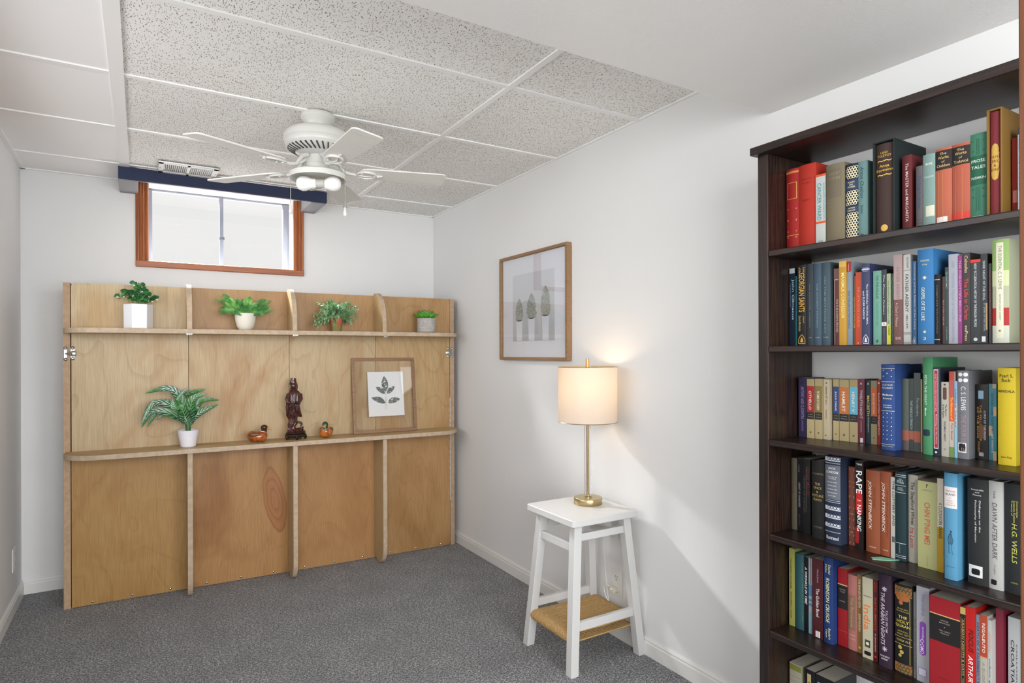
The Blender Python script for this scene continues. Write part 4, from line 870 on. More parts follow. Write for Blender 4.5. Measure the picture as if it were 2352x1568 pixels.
 (2,-146,-3414.0,-3434.2,217,'p','b9bccb','pale lavender-grey paperback with faint lettering',[('V','LOSSKY',0.08,0.16,0.5,0.28,'9094a6',0),('V','THE MYSTICAL THEOLOGY OF THE EASTERN CHURCH',0.2,0.87,0.5,0.28,'9094a6',0),('V','SVS PRESS',0.88,0.98,0.5,0.2,'9094a6',0)]),
 (2,-147,-3434.8,-3443.1,211,'p','9c2f86','thin magenta paperback on the second shelf',[('V','THE FORGOTTEN MEDICINE',0.05,0.75,0.5,0.5,'d79ccb',0)]),
 (2,-146,-3443.7,-3459.5,216,'p','2c201f','black paperback with red lettering reading The Life in Christ',[('V','Cabasilas',0.03,0.22,0.5,0.4,'e3c79a',0),('V','The Life in Christ',0.28,0.74,0.5,0.55,'cf4b45',0),('V','svsPress',0.8,0.97,0.5,0.4,'e3c79a',0)]),
 (2,-146,-3460.1,-3480.7,198,'p','1c2126','black paperback with a red head band',[('B',0,0.035,0,1,'d63a30'),('V','BEDE * ECCLESIASTICAL HISTORY OF THE ENGLISH PEOPLE',0.05,0.8,0.5,0.26,'cdd2d6',0),('O',0.95,0.5,0.2,'cdd2d6')]),
 (2,-147,-3481.3,-3495.0,209,'p','14181d','black paperback with white lettering,just left of a dark worn one',[('V','DARK NIGHT OF THE SOUL',0.08,0.52,0.5,0.36,'b9c4cf',0),('V','ST. JOHN OF THE CROSS',0.55,0.86,0.5,0.26,'9aa7b5',0),('B',0.92,0.98,0.15,0.7,'e0e2e4'),('B',0.55,0.85,0.72,0.98,'a98b63')]),
 (2,-144,-3495.6,-3501.7,185,'p','352426','thin dark book with red lettering left of the green-headed one',[('V','A BOOK OF HOURS AND OTHER',0.1,0.8,0.5,0.5,'9c4b45',0)]),
 (2,-155,-3506.4,-3538.5,236,'h','cfd3b4','tall hardback with green head,cream panel and red band',[('B',0,0.3,0,1,'8fae68'),('B',0.3,0.45,0,1,'c8cfa0'),('B',0.66,0.83,0,1,'ad2f2c'),('B',0.83,1,0,1,'c9cdbd'),('B',0.03,0.95,0.26,0.7,'dddcc4'),('V','THE ESSENTIAL C. S. LEWIS',0.06,0.48,0.5,0.2,'707a55',0),('V','EDITED BY LYLE W. DORSETT',0.53,0.78,0.5,0.1,'8a9170',0),('O',0.88,0.48,0.07,'8a7a45')]),
 (3,-97,-2979.3,-3006.2,181,'p','3c3357','purple paperback,leftmost on the third shelf',[('V','ANTONY AND CLEOPATRA',0.15,0.7,0.5,0.38,'8f83a8',0),('V','SHAKESPEARE',0.72,0.9,0.5,0.25,'746a8f',0),('H','A',0.08,0.03,0.25,'221c36')]),
 (3,-99,-3008.8,-3032.3,178,'p','b09f76','tan paperback with a red panel and dark band',[('B',0,0.12,0,1,'a3926a'),('B',0.12,0.56,0,1,'a32a2c'),('B',0.56,0.68,0,1,'2a2a2c'),('B',0.68,1,0,1,'b09f76'),('V','OTHELLO',0.2,0.52,0.45,0.36,'e9e3d6',0),('H','by William',0.6,0.012,0.6,'c9c0a5'),('H','Shakespeare',0.64,0.012,0.7,'c9c0a5'),('O',0.9,0.5,0.13,'6e6146')]),
 (3,-97,-3033.9,-3056.2,179,'p','b09f76','tan paperback with an olive brown panel',[('B',0,0.12,0,1,'a3926a'),('B',0.12,0.56,0,1,'84703f'),('B',0.56,0.68,0,1,'2a2a2c'),('B',0.68,1,0,1,'b09f76'),('V','THE TAMING OF THE SHREW',0.2,0.52,0.45,0.36,'e9e3d6',0),('H','by William',0.6,0.012,0.6,'c9c0a5'),('H','Shakespeare',0.64,0.012,0.7,'c9c0a5'),('O',0.9,0.5,0.13,'6e6146')]),
 (3,-90,-3056.8,-3074.7,178,'p','d8c8ac','plain cream paperback between olive-panelled and deep-blue-panelled ones',[('H','A',0.06,0.035,0.3,'1d1d1d'),('V','Henry IV',0.12,0.32,0.45,0.45,'4a4038',0),('V','Part I',0.34,0.42,0.45,0.25,'4a4038',0),('V','Shakespeare',0.5,0.66,0.45,0.25,'8f3b35',0.2),('O',0.93,0.35,0.12,'2f5d4c')]),
 (3,-80,-3079.8,-3097.3,179,'p','b09f76','tan paperback with a deep blue panel',[('B',0,0.12,0,1,'a3926a'),('B',0.12,0.56,0,1,'2d447c'),('B',0.56,0.68,0,1,'2a2a2c'),('B',0.68,1,0,1,'b09f76'),('V','JULIUS CAESAR',0.2,0.52,0.45,0.36,'e9e3d6',0),('H','by William',0.6,0.012,0.6,'c9c0a5'),('H','Shakespeare',0.64,0.012,0.7,'c9c0a5'),('O',0.9,0.5,0.13,'6e6146')]),
 (3,-78,-3098.2,-3125.7,179,'p','b09f76','wide tan paperback with an orange-brown panel',[('B',0,0.12,0,1,'a3926a'),('B',0.12,0.56,0,1,'bf6f3c'),('B',0.56,0.68,0,1,'2a2a2c'),('B',0.68,1,0,1,'b09f76'),('V','HAMLET',0.2,0.52,0.45,0.36,'e9e3d6',0),('H','by William',0.6,0.012,0.6,'c9c0a5'),('H','Shakespeare',0.64,0.012,0.7,'c9c0a5'),('O',0.9,0.5,0.13,'6e6146')]),
 (3,-75,-3126.3,-3150.0,180,'p','b09f76','tan paperback with a light blue panel',[('B',0,0.12,0,1,'a3926a'),('B',0.12,0.56,0,1,'68b3cb'),('B',0.56,0.68,0,1,'2a2a2c'),('B',0.68,1,0,1,'b09f76'),('V','HENRY V',0.2,0.52,0.45,0.36,'e9e3d6',0),('H','by William',0.6,0.012,0.6,'c9c0a5'),('H','Shakespeare',0.64,0.012,0.7,'c9c0a5'),('O',0.9,0.5,0.13,'6e6146')]),
 (3,-75,-3150.6,-3169.3,182,'p','7c3746','maroon paperback with a white emblem reading TWELFTH NIGHT',[('V','TWELFTH NIGHT',0.17,0.62,0.5,0.38,'d8c3c3',0),('V','SHAKESPEARE',0.65,0.83,0.5,0.22,'b58f96',0),('H','A',0.07,0.035,0.35,'e5dcdc'),('B',0.92,0.99,0.35,0.75,'e9e4e2')]),
 (3,-70,-3169.9,-3184.4,178,'p','1d3a44','dark teal paperback with yellow and white lettering',[('V','MACBETH',0.24,0.56,0.5,0.5,'d9c85f',0),('V','Shakespeare',0.58,0.82,0.5,0.3,'cfd6cf',0),('H','A',0.05,0.035,0.4,'e5e5dc')]),
 (3,-70,-3185.0,-3201.2,178,'p','b09f76','tan paperback with a bright orange panel beside the thin red one',[('B',0,0.12,0,1,'a3926a'),('B',0.12,0.56,0,1,'dd6f35'),('B',0.56,0.68,0,1,'2a2a2c'),('B',0.68,1,0,1,'b09f76'),('V','MUCH ADO ABOUT NOTHING',0.2,0.52,0.45,0.36,'e9e3d6',0),('H','by William',0.6,0.012,0.6,'c9c0a5'),('H','Shakespeare',0.64,0.012,0.7,'c9c0a5'),('O',0.9,0.5,0.13,'6e6146')]),
 (3,-70,-3201.8,-3210.9,181,'p','bf2f2f','thin red paperback left of the blue and gold hardback',[('V','Beowulf and Other Old English Poems',0.2,0.85,0.5,0.55,'f1dcd2',0),('O',0.05,0.5,0.3,'e9cfc8')]),
 (3,-145,-3251.3,-3285.6,226,'h','2e4f93','blue cloth hardback with rows of pale dots',[('B',0.045,0.05,0,1,'c9c7b0'),('B',0.2,0.205,0,1,'c9c7b0'),('H','GUSTAVE',0.24,0.02,0.75,'c9c7b0'),('H','FLAUBERT',0.275,0.02,0.8,'c9c7b0'),('H','Madame',0.355,0.025,0.75,'d6d4bd'),('H','Bovary',0.4,0.025,0.65,'d6d4bd'),('H','Bantam',0.475,0.015,0.6,'c9c7b0'),('H','Translation',0.5,0.015,0.65,'c9c7b0'),('B',0.54,0.545,0,1,'c9c7b0'),('B',0.93,0.935,0,1,'c9c7b0'),('H','Modern Library',0.955,0.014,0.8,'c9c7b0'),('O',0.07,0.2,0.045,'c9c7b0'),('O',0.07,0.8,0.045,'c9c7b0'),('O',0.10500000000000001,0.5,0.045,'c9c7b0'),('O',0.14,0.2,0.045,'c9c7b0'),('O',0.14,0.8,0.045,'c9c7b0'),('O',0.57,0.2,0.03,'c9c7b0'),('O',0.57,0.5,0.045,'c9c7b0'),('O',0.57,0.8,0.03,'c9c7b0'),('O',0.62,0.2,0.045,'c9c7b0'),('O',0.62,0.5,0.03,'c9c7b0'),('O',0.62,0.8,0.045,'c9c7b0'),('O',0.6699999999999999,0.2,0.03,'c9c7b0'),('O',0.6699999999999999,0.5,0.045,'c9c7b0'),('O',0.6699999999999999,0.8,0.03,'c9c7b0'),('O',0.72,0.2,0.045,'c9c7b0'),('O',0.72,0.5,0.03,'c9c7b0'),('O',0.72,0.8,0.045,'c9c7b0'),('O',0.77,0.2,0.03,'c9c7b0'),('O',0.77,0.5,0.045,'c9c7b0'),('O',0.77,0.8,0.03,'c9c7b0'),('O',0.82,0.2,0.045,'c9c7b0'),('O',0.82,0.5,0.03,'c9c7b0'),('O',0.82,0.8,0.045,'c9c7b0'),('O',0.87,0.2,0.03,'c9c7b0'),('O',0.87,0.5,0.045,'c9c7b0'),('O',0.87,0.8,0.03,'c9c7b0')]),
 (3,-108,-3286.2,-3303.4,188,'h','6b7468','grey-green book in clear plastic wrap,leftmost of three',[('B',0.72,0.86,0,1,'a3604a'),('B',0.86,1,0,1,'5d5550')]),
 (3,-108,-3304.0,-3315.3,189,'p','49504e','dark book in clear plastic wrap,middle of three',[('V','THAT HIDEOUS STRENGTH',0.3,0.7,0.5,0.5,'aab3b3',0),('B',0.72,0.84,0,1,'a3604a')]),
 (3,-108,-3315.9,-3331.4,204,'p','55605f','grey book in clear plastic wrap beside a cream-edged one',[('V','Perelandra',0.32,0.55,0.6,0.4,'9aa8a5',0),('B',0.74,0.88,0,1,'b0614a')]),
 (3,-108,-3332.0,-3335.8,188,'p','cdb489','sliver of a cream book left of the tall green one',[]),
 (3,-134,-3349.2,-3372.0,244,'h','4f9e6e','tall green hardback with a dark blue ink blot on the spine',[('V','PETER THE GREAT',0.18,0.49,0.3,0.24,'c9e6cf',0),('V','Massie',0.52,0.6,0.3,0.2,'e5f0e5',0),('K',0.74,0.81,0.0,0.75,'1c2d42')]),
 (3,-133,-3372.6,-3389.2,219,'p','1f2837','navy paperback with a red panel framed in white',[('B',0.02,0.92,0.1,0.72,'dcdcdc'),('B',0.03,0.91,0.17,0.65,'a32c3c'),('V','DIETRICH BONHOEFFER',0.07,0.5,0.42,0.22,'d9a9ae',0),('V','Meditating On The Word',0.53,0.86,0.42,0.22,'e8d5d7',0),('O',0.96,0.4,0.16,'d5d9de')]),
 (3,-130,-3389.8,-3405.9,184,'p','cfc8bd','cream paperback with a dark brown oval near its head',[('L',0.07,0.24,'5a3d36'),('V','The Return',0.3,0.46,0.66,0.24,'3c3836',0),('V','of the Native',0.3,0.48,0.3,0.24,'3c3836',0),('V','THOMAS HARDY',0.52,0.8,0.5,0.26,'3c3836',0),('O',0.035,0.5,0.14,'3c3836'),('O',0.9,0.5,0.14,'8c867c')]),
 (3,-128,-3406.5,-3417.8,210,'p','d9cfc2','paperback with red head,orange middle and pale green foot',[('B',0,0.1,0,1,'b2443a'),('B',0.1,0.3,0,1,'b0574a'),('B',0.3,0.58,0,1,'cf5a2c'),('B',0.88,1,0,1,'6f8a4f'),('V','The Adventures of',0.3,0.56,0.5,0.45,'f0c24c',0),('V','Tom Sawyer',0.6,0.8,0.5,0.5,'c23a33',0)]),
 (3,-129,-3418.4,-3423.6,187,'p','cfdbe6','thin white and blue book left of the silver-jacketed one',[('B',0,0.3,0,1,'7fa9cf'),('B',0.6,1,0,1,'7fb5cf'),('V','SIMPLE TALES',0.1,0.6,0.5,0.5,'4a6f9c',0)]),
 (3,-129,-3424.2,-3448.1,213,'h','83858d','silver-grey jacketed hardback with white rings and a black ink scrawl',[('O',0.045,0.28,0.2,'e6e6e8'),('O',0.045,0.75,0.2,'e6e6e8'),('O',0.11,0.28,0.2,'e6e6e8'),('O',0.11,0.75,0.2,'e6e6e8'),('V','C. S. LEWIS',0.18,0.45,0.55,0.42,'e2e3e8',0),('V','THE FOUR LOVES',0.5,0.92,0.55,0.42,'a8858d',0),('B',0.82,0.93,0.05,0.8,'e4e4e4'),('K',0.825,0.92,0.1,0.75,'111111')]),
 (3,-97,-3448.7,-3476.0,179,'p','221d1c','black paperback with brass-coloured lettering and a small blue emblem',[('B',0.08,0.19,0.25,0.65,'8fb0c9'),('V','THE FELLOWSHIP',0.27,0.76,0.42,0.16,'b98a3c',0),('V','OF THE RING',0.3,0.72,0.22,0.14,'b98a3c',0),('V','LORD OF THE RINGS',0.35,0.74,0.75,0.16,'b9bcc4',0),('B',0.55,0.72,0.3,0.8,'6b4a36'),('V','TOLKIEN',0.76,0.9,0.3,0.16,'b98a3c',0),('B',0.91,0.96,0.3,0.65,'a9a9a4')]),
 (3,-96,-3476.6,-3492.1,182,'p','49a3bb','worn turquoise paperback with peeling tan patches',[('B',0.0,0.06,0.5,1,'cdb594'),('B',0.3,0.42,0.6,1,'cdb594'),('B',0.55,0.68,0.0,0.5,'cdb594'),('B',0.88,1,0.55,1,'cdb594'),('V','GOD BLESS YOU,MR. ROSEWATER',0.12,0.62,0.45,0.34,'1f5d73',0),('V','KURT VONNEGUT JR.',0.66,0.9,0.45,0.3,'e8efe8',0)]),
 (3,-144,-3512.0,-3546.2,221,'h','ecd02c','bright yellow hardback at the right end of the third shelf',[('H','Pearl S.',0.08,0.035,0.75,'3c3418'),('H','Buck',0.125,0.035,0.5,'3c3418'),('H','MANDALA',0.24,0.026,0.9,'3c3418'),('H','John Day',0.92,0.024,0.6,'3c3418')]),
 (4,-127,-2974.3,-2992.8,217,'h','6f6653','olive grey hardback,leftmost on the fourth shelf',[('V','The Lives of the Kings',0.1,0.5,0.35,0.3,'3f3a30',0),('V','TRANSLATED',0.15,0.4,0.75,0.25,'4a4438',0)]),
 (4,-126,-2993.4,-3009.4,217,'p','23232c','black-blue paperback reading HEART OF DARKNESS',[('V','Conrad',0.08,0.18,0.45,0.35,'777a86',0),('V','HEART OF DARKNESS',0.33,0.67,0.5,0.35,'a6a8b2',0),('V','Modern Library',0.77,0.92,0.5,0.25,'5f626e',0)]),
 (4,-140,-3019.2,-3045.9,222,'p','1c1a1b','black paperback with dim dark red lettering',[('V','HENRY MILLER',0.1,0.48,0.75,0.3,'6b2522',0),('V','TROPIC OF CANCER',0.22,0.72,0.3,0.24,'4a4644',0),('B',0.1,0.7,0.5,0.53,'6d6d6d')]),
 (4,-155,-3057.6,-3097.7,226,'h','1d1d1f','thick black hardback with dull gilt horizontal lettering',[('H','T. H. WHITE',0.17,0.022,0.85,'8d7b4a'),('H','THE',0.3,0.03,0.4,'a8914f'),('H','ONCE',0.35,0.03,0.6,'a8914f'),('H','&',0.4,0.025,0.15,'a8914f'),('H','FUTURE',0.45,0.03,0.85,'a8914f'),('H','KING',0.5,0.03,0.6,'a8914f'),('H','PUTNAM',0.85,0.022,0.6,'6b6250')]),
 (4,-165,-3105.8,-3150.1,246,'h','28344f','navy hardback with white ornamental bands and a grey panel',[('B',0.01,0.055,0,1,'c9cbcf'),('N',0.005,0.06,'3b4a66'),('B',0.5700000000000001,0.6150000000000001,0,1,'c9cbcf'),('N',0.5650000000000001,0.6200000000000001,'3b4a66'),('B',0.665,0.7100000000000001,0,1,'c9cbcf'),('N',0.66,0.7150000000000001,'3b4a66'),('B',0.765,0.81,0,1,'c9cbcf'),('N',0.76,0.815,'3b4a66'),('B',0.075,0.08,0,1,'c9cbcf'),('B',0.1,0.49,0,1,'61656f'),('H','JACK',0.14,0.026,0.5,'e9e9ea'),('H','LONDON',0.18,0.028,0.75,'e9e9ea'),('H','THE CALL OF',0.235,0.013,0.6,'d5d6d9'),('H','THE WILD',0.255,0.013,0.5,'d5d6d9'),('H','THE SEA-WOLF',0.295,0.013,0.65,'d5d6d9'),('H','WHITE FANG',0.335,0.013,0.55,'d5d6d9'),('H','THE IRON HEEL',0.375,0.013,0.65,'d5d6d9'),('H','MARTIN EDEN',0.415,0.013,0.65,'d5d6d9'),('H','SOUTH SEA',0.45,0.013,0.5,'d5d6d9'),('B',0.5,0.505,0,1,'c9cbcf'),('B',0.52,0.525,0,1,'c9cbcf'),('B',0.86,0.865,0,1,'c9cbcf'),('H','Illustrated',0.93,0.04,0.8,'e3e3e4')]),
 (4,-132,-3154.7,-3174.3,219,'h','8f5040','brown leather hardback stamped with crossed panels',[('X',0.03,0.2,'c99478'),('X',0.25,0.38,'c99478'),('X',0.38,0.53,'c99478'),('H','NOTES',0.6,0.016,0.6,'d0a58a'),('X',0.66,0.78,'c99478'),('H','BOOK',0.83,0.016,0.5,'d0a58a'),('X',0.86,0.98,'c99478')]),
 (4,-141,-3179.6,-3202.5,239,'p','1c1214','black paperback splashed red with bold white vertical title',[('G',0.33,0.62,'b3201f'),('K',0.75,0.95,0.0,0.5,'8c1c1e'),('H','THE',0.035,0.02,0.7,'e8e6e6'),('V','RAPE',0.11,0.37,0.5,0.7,'f0eeee',0),('H','OF',0.45,0.018,0.4,'e8e6e6'),('V','NANKING',0.5,0.8,0.5,0.5,'f0eeee',0)]),
 (4,-147,-3211.1,-3248.3,221,'h','9e5434','rust brown hardback,left of the matching pair,with dark side lettering',[('V','JOHN STEINBECK',0.13,0.72,0.3,0.3,'e8d8cc',0.15),('V','SHORT NOVELS',0.2,0.45,0.65,0.16,'6b3320',0),('H','VIKING',0.93,0.016,0.5,'d8c0b0')]),
 (4,-146,-3248.9,-3276.6,223,'h','a75735','rust brown hardback,narrower right-hand one of the matching pair',[('V','JOHN STEINBECK',0.13,0.72,0.3,0.36,'e8d8cc',0.15),('V','THE WINTER OF OUR DISCONTENT',0.2,0.78,0.7,0.16,'6b3320',0),('H','VIKING',0.93,0.016,0.5,'d8c0b0')]),
 (4,-147,-3277.2,-3287.6,212,'p','cfcdc8','white book with black lettering half behind the dark teal one',[('V','THE LOTTERY AND',0.04,0.6,0.7,0.5,'232323',0),('B',0.73,0.8,0.3,1,'5c5c5c')]),
 (4,-150,-3289.7,-3315.2,229,'h','1d3a42','dark teal hardback with thin silver rules',[('B',0.03,0.036,0,1,'c3cdd0'),('B',0.05,0.056,0,1,'c3cdd0'),('H','The',0.08,0.018,0.3,'b9c4c6'),('H','BEST',0.1,0.02,0.6,'b9c4c6'),('H','STORIES',0.12,0.02,0.7,'b9c4c6'),('B',0.15,0.155,0,1,'c3cdd0'),('H','SHORT',0.18,0.016,0.5,'b9c4c6'),('H','NOVELS',0.2,0.016,0.6,'b9c4c6'),('B',0.23,0.235,0,1,'c3cdd0'),('B',0.8,0.806,0,1,'c3cdd0'),('V','DOUBLEDAY',0.82,0.92,0.45,0.1,'8fa0a4',0),('B',0.94,0.945,0,1,'c3cdd0'),('B',0.96,0.965,0,1,'c3cdd0')]),
 (4,-139,-3315.8,-3338.4,224,'h','cac4b8','cream hardback with black and red slanting title',[('V','The Stepford Wives',0.08,0.57,0.45,0.5,'222222',0.15),('V','Ira Levin',0.6,0.83,0.45,0.45,'b03a32',0.15),('O',0.92,0.4,0.14,'a9a296')]),
 (4,-155,-3346.8,-3391.0,216,'p','c7c78d','wide pale yellow-green paperback with red vertical title',[('H','r',0.05,0.04,0.1,'26261c'),('H','LITERATURE',0.1,0.014,0.55,'77785a'),('V',"CHIN P'ING MEI",0.24,0.72,0.5,0.3,'b9543c',0),('V','CAPRICORN',0.86,0.98,0.5,0.07,'9b9c70',0)]),
 (4,-155,-3391.6,-3405.3,229,'p','dfb335','yellow paperback with cream head and bold black title',[('B',0,0.52,0,1,'d9d0bd'),('V','A CLOCKWORK ORANGE',0.26,0.64,0.5,0.55,'1c1a14',0),('B',0.8,0.805,0,1,'b98c24')]),
 (4,-190,-3421.6,-3448.8,252,'h','5fa5cf','sky blue jacketed hardback with white label and an ink-drawn figure',[('B',0.13,0.33,0,1,'ddd3d0'),('H','TREASURE',0.17,0.013,0.75,'6b7480'),('H','ISLAND',0.2,0.022,0.75,'4c5866'),('H','by',0.235,0.01,0.15,'8c8c90'),('H','ROBERT',0.26,0.012,0.5,'a9a0a0'),('H','LOUIS',0.28,0.012,0.4,'a9a0a0'),('H','STEVENSON',0.3,0.012,0.7,'a9a0a0'),('P',0.54,0.76,'1f2f45'),('H','JUNIOR LIBRARY',0.88,0.01,0.7,'3f5f7c')]),
 (4,-174,-3462.5,-3504.3,244,'h','292a2c','wide black cloth hardback with a scribbled white sticker',[('H','Somerville',0.1,0.016,0.6,'d0d0d0'),('H','and',0.125,0.013,0.2,'d0d0d0'),('H','Parsons',0.15,0.016,0.4,'d0d0d0'),('V','Dialogues on the',0.2,0.5,0.62,0.11,'d5d5d5',0),('V','Philosophy of Marxism',0.2,0.6,0.42,0.11,'d5d5d5',0),('B',0.82,0.93,0.08,0.75,'d9dada'),('K',0.85,0.91,0.2,0.65,'111111')]),
 (4,-172,-3504.9,-3531.8,245,'h','cfcfcd','white jacketed hardback reading DAWN AFTER DARK',[('V','Ikeda',0.09,0.16,0.45,0.16,'6f6f6f',0),('V','DAWN AFTER DARK',0.2,0.72,0.45,0.36,'5a5a5c',0.15),('V','Huyghe',0.77,0.86,0.45,0.16,'7a7a7a',0),('K',0.91,0.96,0.15,0.6,'16161c')]),
 (4,-168,-3532.4,-3572.5,244,'h','24282c',"black hardback with bold yellow lettering at the shelf's right end",[('V','Complete',0.15,0.3,0.62,0.1,'b9b958',0),('V','Science Fiction',0.15,0.35,0.5,0.1,'b9b958',0),('V','Treasury of',0.15,0.29,0.38,0.1,'b9b958',0),('V','H.G. WELLS',0.36,0.72,0.5,0.24,'b9bd55',0.15),('H','AVENEL',0.9,0.012,0.35,'a3a356')]),
 (5,-145,-2978.7,-2996.8,233,'p','b7b864','yellow-green paperback,leftmost on the fifth shelf',[('V','THE PAIDEIA PROGRAM',0.12,0.52,0.35,0.3,'4a4c2c',0.15),('V','MORTIMER J. ADLER',0.56,0.9,0.35,0.3,'4a4c2c',0.15)]),
 (5,-148,-3001.5,-3028.6,224,'h','2f6068','plain teal hardback with faint lettering',[('V','THE COMPLETE POEMS',0.1,0.9,0.85,0.16,'4b7067',0)]),
 (5,-147,-3029.5,-3043.5,220,'p','16171b','black paperback with white italic title reading A WRINKLE IN TIME',[('V','A WRINKLE IN TIME',0.13,0.63,0.45,0.55,'d9dcdf',0.2)]),
 (5,-147,-3044.1,-3054.7,221,'p','c3c9cd','thin white book with a blue striped block on the spine',[('B',0.35,0.5,0,1,'4f86b2'),('B',0.54,0.57,0,1,'4f86b2'),('B',0.6,0.63,0,1,'4f86b2'),('B',0.72,1,0,1,'7fa9b5'),('B',0,0.34,0.4,0.6,'5c6166')]),
 (5,-156,-3061.8,-3094.8,228,'p','56222a','dark maroon paperback with small white striped emblem',[('V','Henry James',0.13,0.3,0.5,0.18,'b9a0a0',0),('V','The Golden Bowl',0.37,0.73,0.5,0.3,'e6dddd',0),('B',0.91,0.99,0.3,0.72,'dcd9d8'),('B',0.91,0.99,0.42,0.44,'56222a'),('B',0.91,0.99,0.56,0.58,'56222a')]),
 (5,-161,-3098.9,-3126.4,243,'h','1d3d7e','royal blue hardback with pale yellow lettering',[('V','Daniel',0.08,0.19,0.65,0.22,'d9d9a2',0.2),('V','Defoe',0.08,0.18,0.3,0.22,'d9d9a2',0.2),('V','ROBINSON CRUSOE',0.24,0.76,0.45,0.4,'d9dba5',0.1),('V',"Reader's",0.82,0.95,0.65,0.22,'d9d9a2',0.2),('V','Digest',0.84,0.94,0.3,0.22,'d9d9a2',0.2)]),
 (5,-141,-3129.3,-3156.9,217,'p','aa1f27','narrow red paperback with black band and cream rule',[('B',0.2,0.215,0,1,'c9a878'),('B',0.215,0.52,0,1,'1e1a1b'),('H','NADINE',0.27,0.016,0.6,'9c8c84'),('H','TYLER',0.3,0.016,0.5,'9c8c84'),('H','NOVEL',0.42,0.016,0.6,'9c8c84'),('B',0.8,0.804,0,1,'d0504a')]),
 (5,-142,-3158.2,-3184.1,208,'h','c98078','dusty pink hardback with a brown title panel',[('B',0.27,0.73,0.02,0.82,'84664f'),('V','The Ramayana',0.3,0.7,0.42,0.4,'b98c7c',0),('B',0.255,0.262,0,1,'a5605a'),('B',0.74,0.746,0,1,'a5605a'),('H','PENGUIN',0.8,0.02,0.6,'d9b0a8'),('H','CLASSICS',0.85,0.02,0.7,'d9b0a8')]),
 (5,-141,-3184.7,-3197.7,214,'p','a37b3c','ochre paperback with white vertical lettering',[('V','THE BHAGAVAD GITA',0.05,0.42,0.5,0.45,'e4dcc9',0),('V','EASWARAN',0.5,0.72,0.5,0.45,'e4dcc9',0),('O',0.93,0.5,0.25,'cdb98c')]),
 (5,-153,-3205.5,-3233.2,217,'p','d8d1b5','cream paperback with orange vertical title India',[('V','India',0.34,0.65,0.45,0.6,'d9793a',0),('H','KEAY,WILSON',0.23,0.016,0.75,'4a4638'),('B',0.77,0.86,0.25,0.75,'3a423c'),('O',0.815,0.5,0.16,'d8d1b5'),('K',0.91,0.96,0.15,0.85,'0f0f0f')]),
 (5,-152,-3233.8,-3245.9,218,'p','5f1f23','dark red paperback with orange-red lettering',[('V','CLASSICAL',0.03,0.15,0.7,0.2,'b04a30',0),('V','MUSICAL',0.03,0.15,0.4,0.2,'b04a30',0),('V','INSTRUMENTS',0.22,0.62,0.5,0.45,'c0492f',0),('V','Dr. Suneera Kasliwal',0.66,0.88,0.5,0.25,'d9c9c9',0),('O',0.94,0.5,0.25,'c9282c')]),
 (5,-163,-3252.9,-3285.6,244,'h','372338','dark purple hardback with silver lettering',[('V','THE ARABIAN NIGHTS',0.2,0.76,0.36,0.32,'c6bac6',0.15),('V','TALES FROM',0.38,0.62,0.66,0.18,'b0a3b0',0.15),('T',0.16,0.4,'c6bac6'),('T',0.8,0.4,'c6bac6'),('H',"READER'S",0.88,0.018,0.7,'d9cfd9'),('H','DIGEST',0.91,0.018,0.55,'d9cfd9')]),
 (5,-161,-3292.0,-3333.9,229,'h','14191a','ornate black hardback with gilt and red arabesque panels',[('B',0.02,0.13,0,1,'a1632f'),('B',0.88,0.98,0,1,'a1632f'),('N',0.02,0.13,'2f4f3a'),('N',0.88,0.98,'2f4f3a'),('G',0.08,0.18,'a1632f'),('O',0.2,0.4,0.13,'b5603c'),('H','ENGLISH',0.27,0.014,0.6,'b9a356'),('H','TRANSLATION',0.295,0.014,0.8,'b9a356'),('H','THE',0.36,0.032,0.5,'d9c25c'),('H','HOLY',0.41,0.036,0.7,'d9c25c'),('H','QURAN',0.46,0.036,0.85,'d9c25c'),('H','WITH FULL',0.52,0.016,0.6,'b9a356'),('H','ARABIC TEXT',0.55,0.016,0.7,'b9a356'),('B',0.58,0.585,0,1,'b9a356'),('H','YUSUF ALI',0.62,0.022,0.75,'c9b25c'),('B',0.66,0.665,0,1,'b9a356'),('O',0.7,0.35,0.12,'b5a04c'),('O',0.75,0.45,0.12,'b5a04c'),('O',0.79,0.35,0.1,'b5a04c'),('B',0.14,0.87,0.88,0.92,'a38a45')]),
 (5,-152,-3334.5,-3341.3,217,'p','8f8f8c','thin grey paperback left of the white and purple one',[('V','CLIPPINGS',0.3,0.9,0.5,0.4,'5c5c5c',0)]),
 (5,-157,-3344.1,-3373.4,238,'p','c9cad6','white paperback with a purple capsule-shaped panel',[('V','Narodne',0.08,0.3,0.55,0.3,'8f7fae',0),('L',0.36,0.72,'8a4bb5'),('V','EKONOMIJA',0.42,0.55,0.5,0.16,'e6dcef',0),('V','CrOMO',0.55,0.7,0.45,0.3,'efe6f5',0),('B',0.85,0.94,0.12,0.8,'9c8fb5'),('B',0.86,0.93,0.18,0.74,'c9cad6')]),
 (5,-184,-3387.1,-3452.2,234,'p','ad1f2a','very wide red paperback with black band and cream rule',[('B',0.17,0.18,0,1,'d0b078'),('B',0.18,0.45,0,1,'1b1718'),('H','NAGUIB',0.225,0.014,0.25,'9a8f88'),('H','MAHFOUZ',0.25,0.014,0.35,'9a8f88'),('O',0.29,0.5,0.02,'9a8f88'),('H','THE CAIRO',0.33,0.014,0.38,'9a8f88'),('H','TRILOGY',0.355,0.014,0.3,'9a8f88'),('H',"EVERYMAN'S",0.82,0.01,0.35,'8a1820')]),
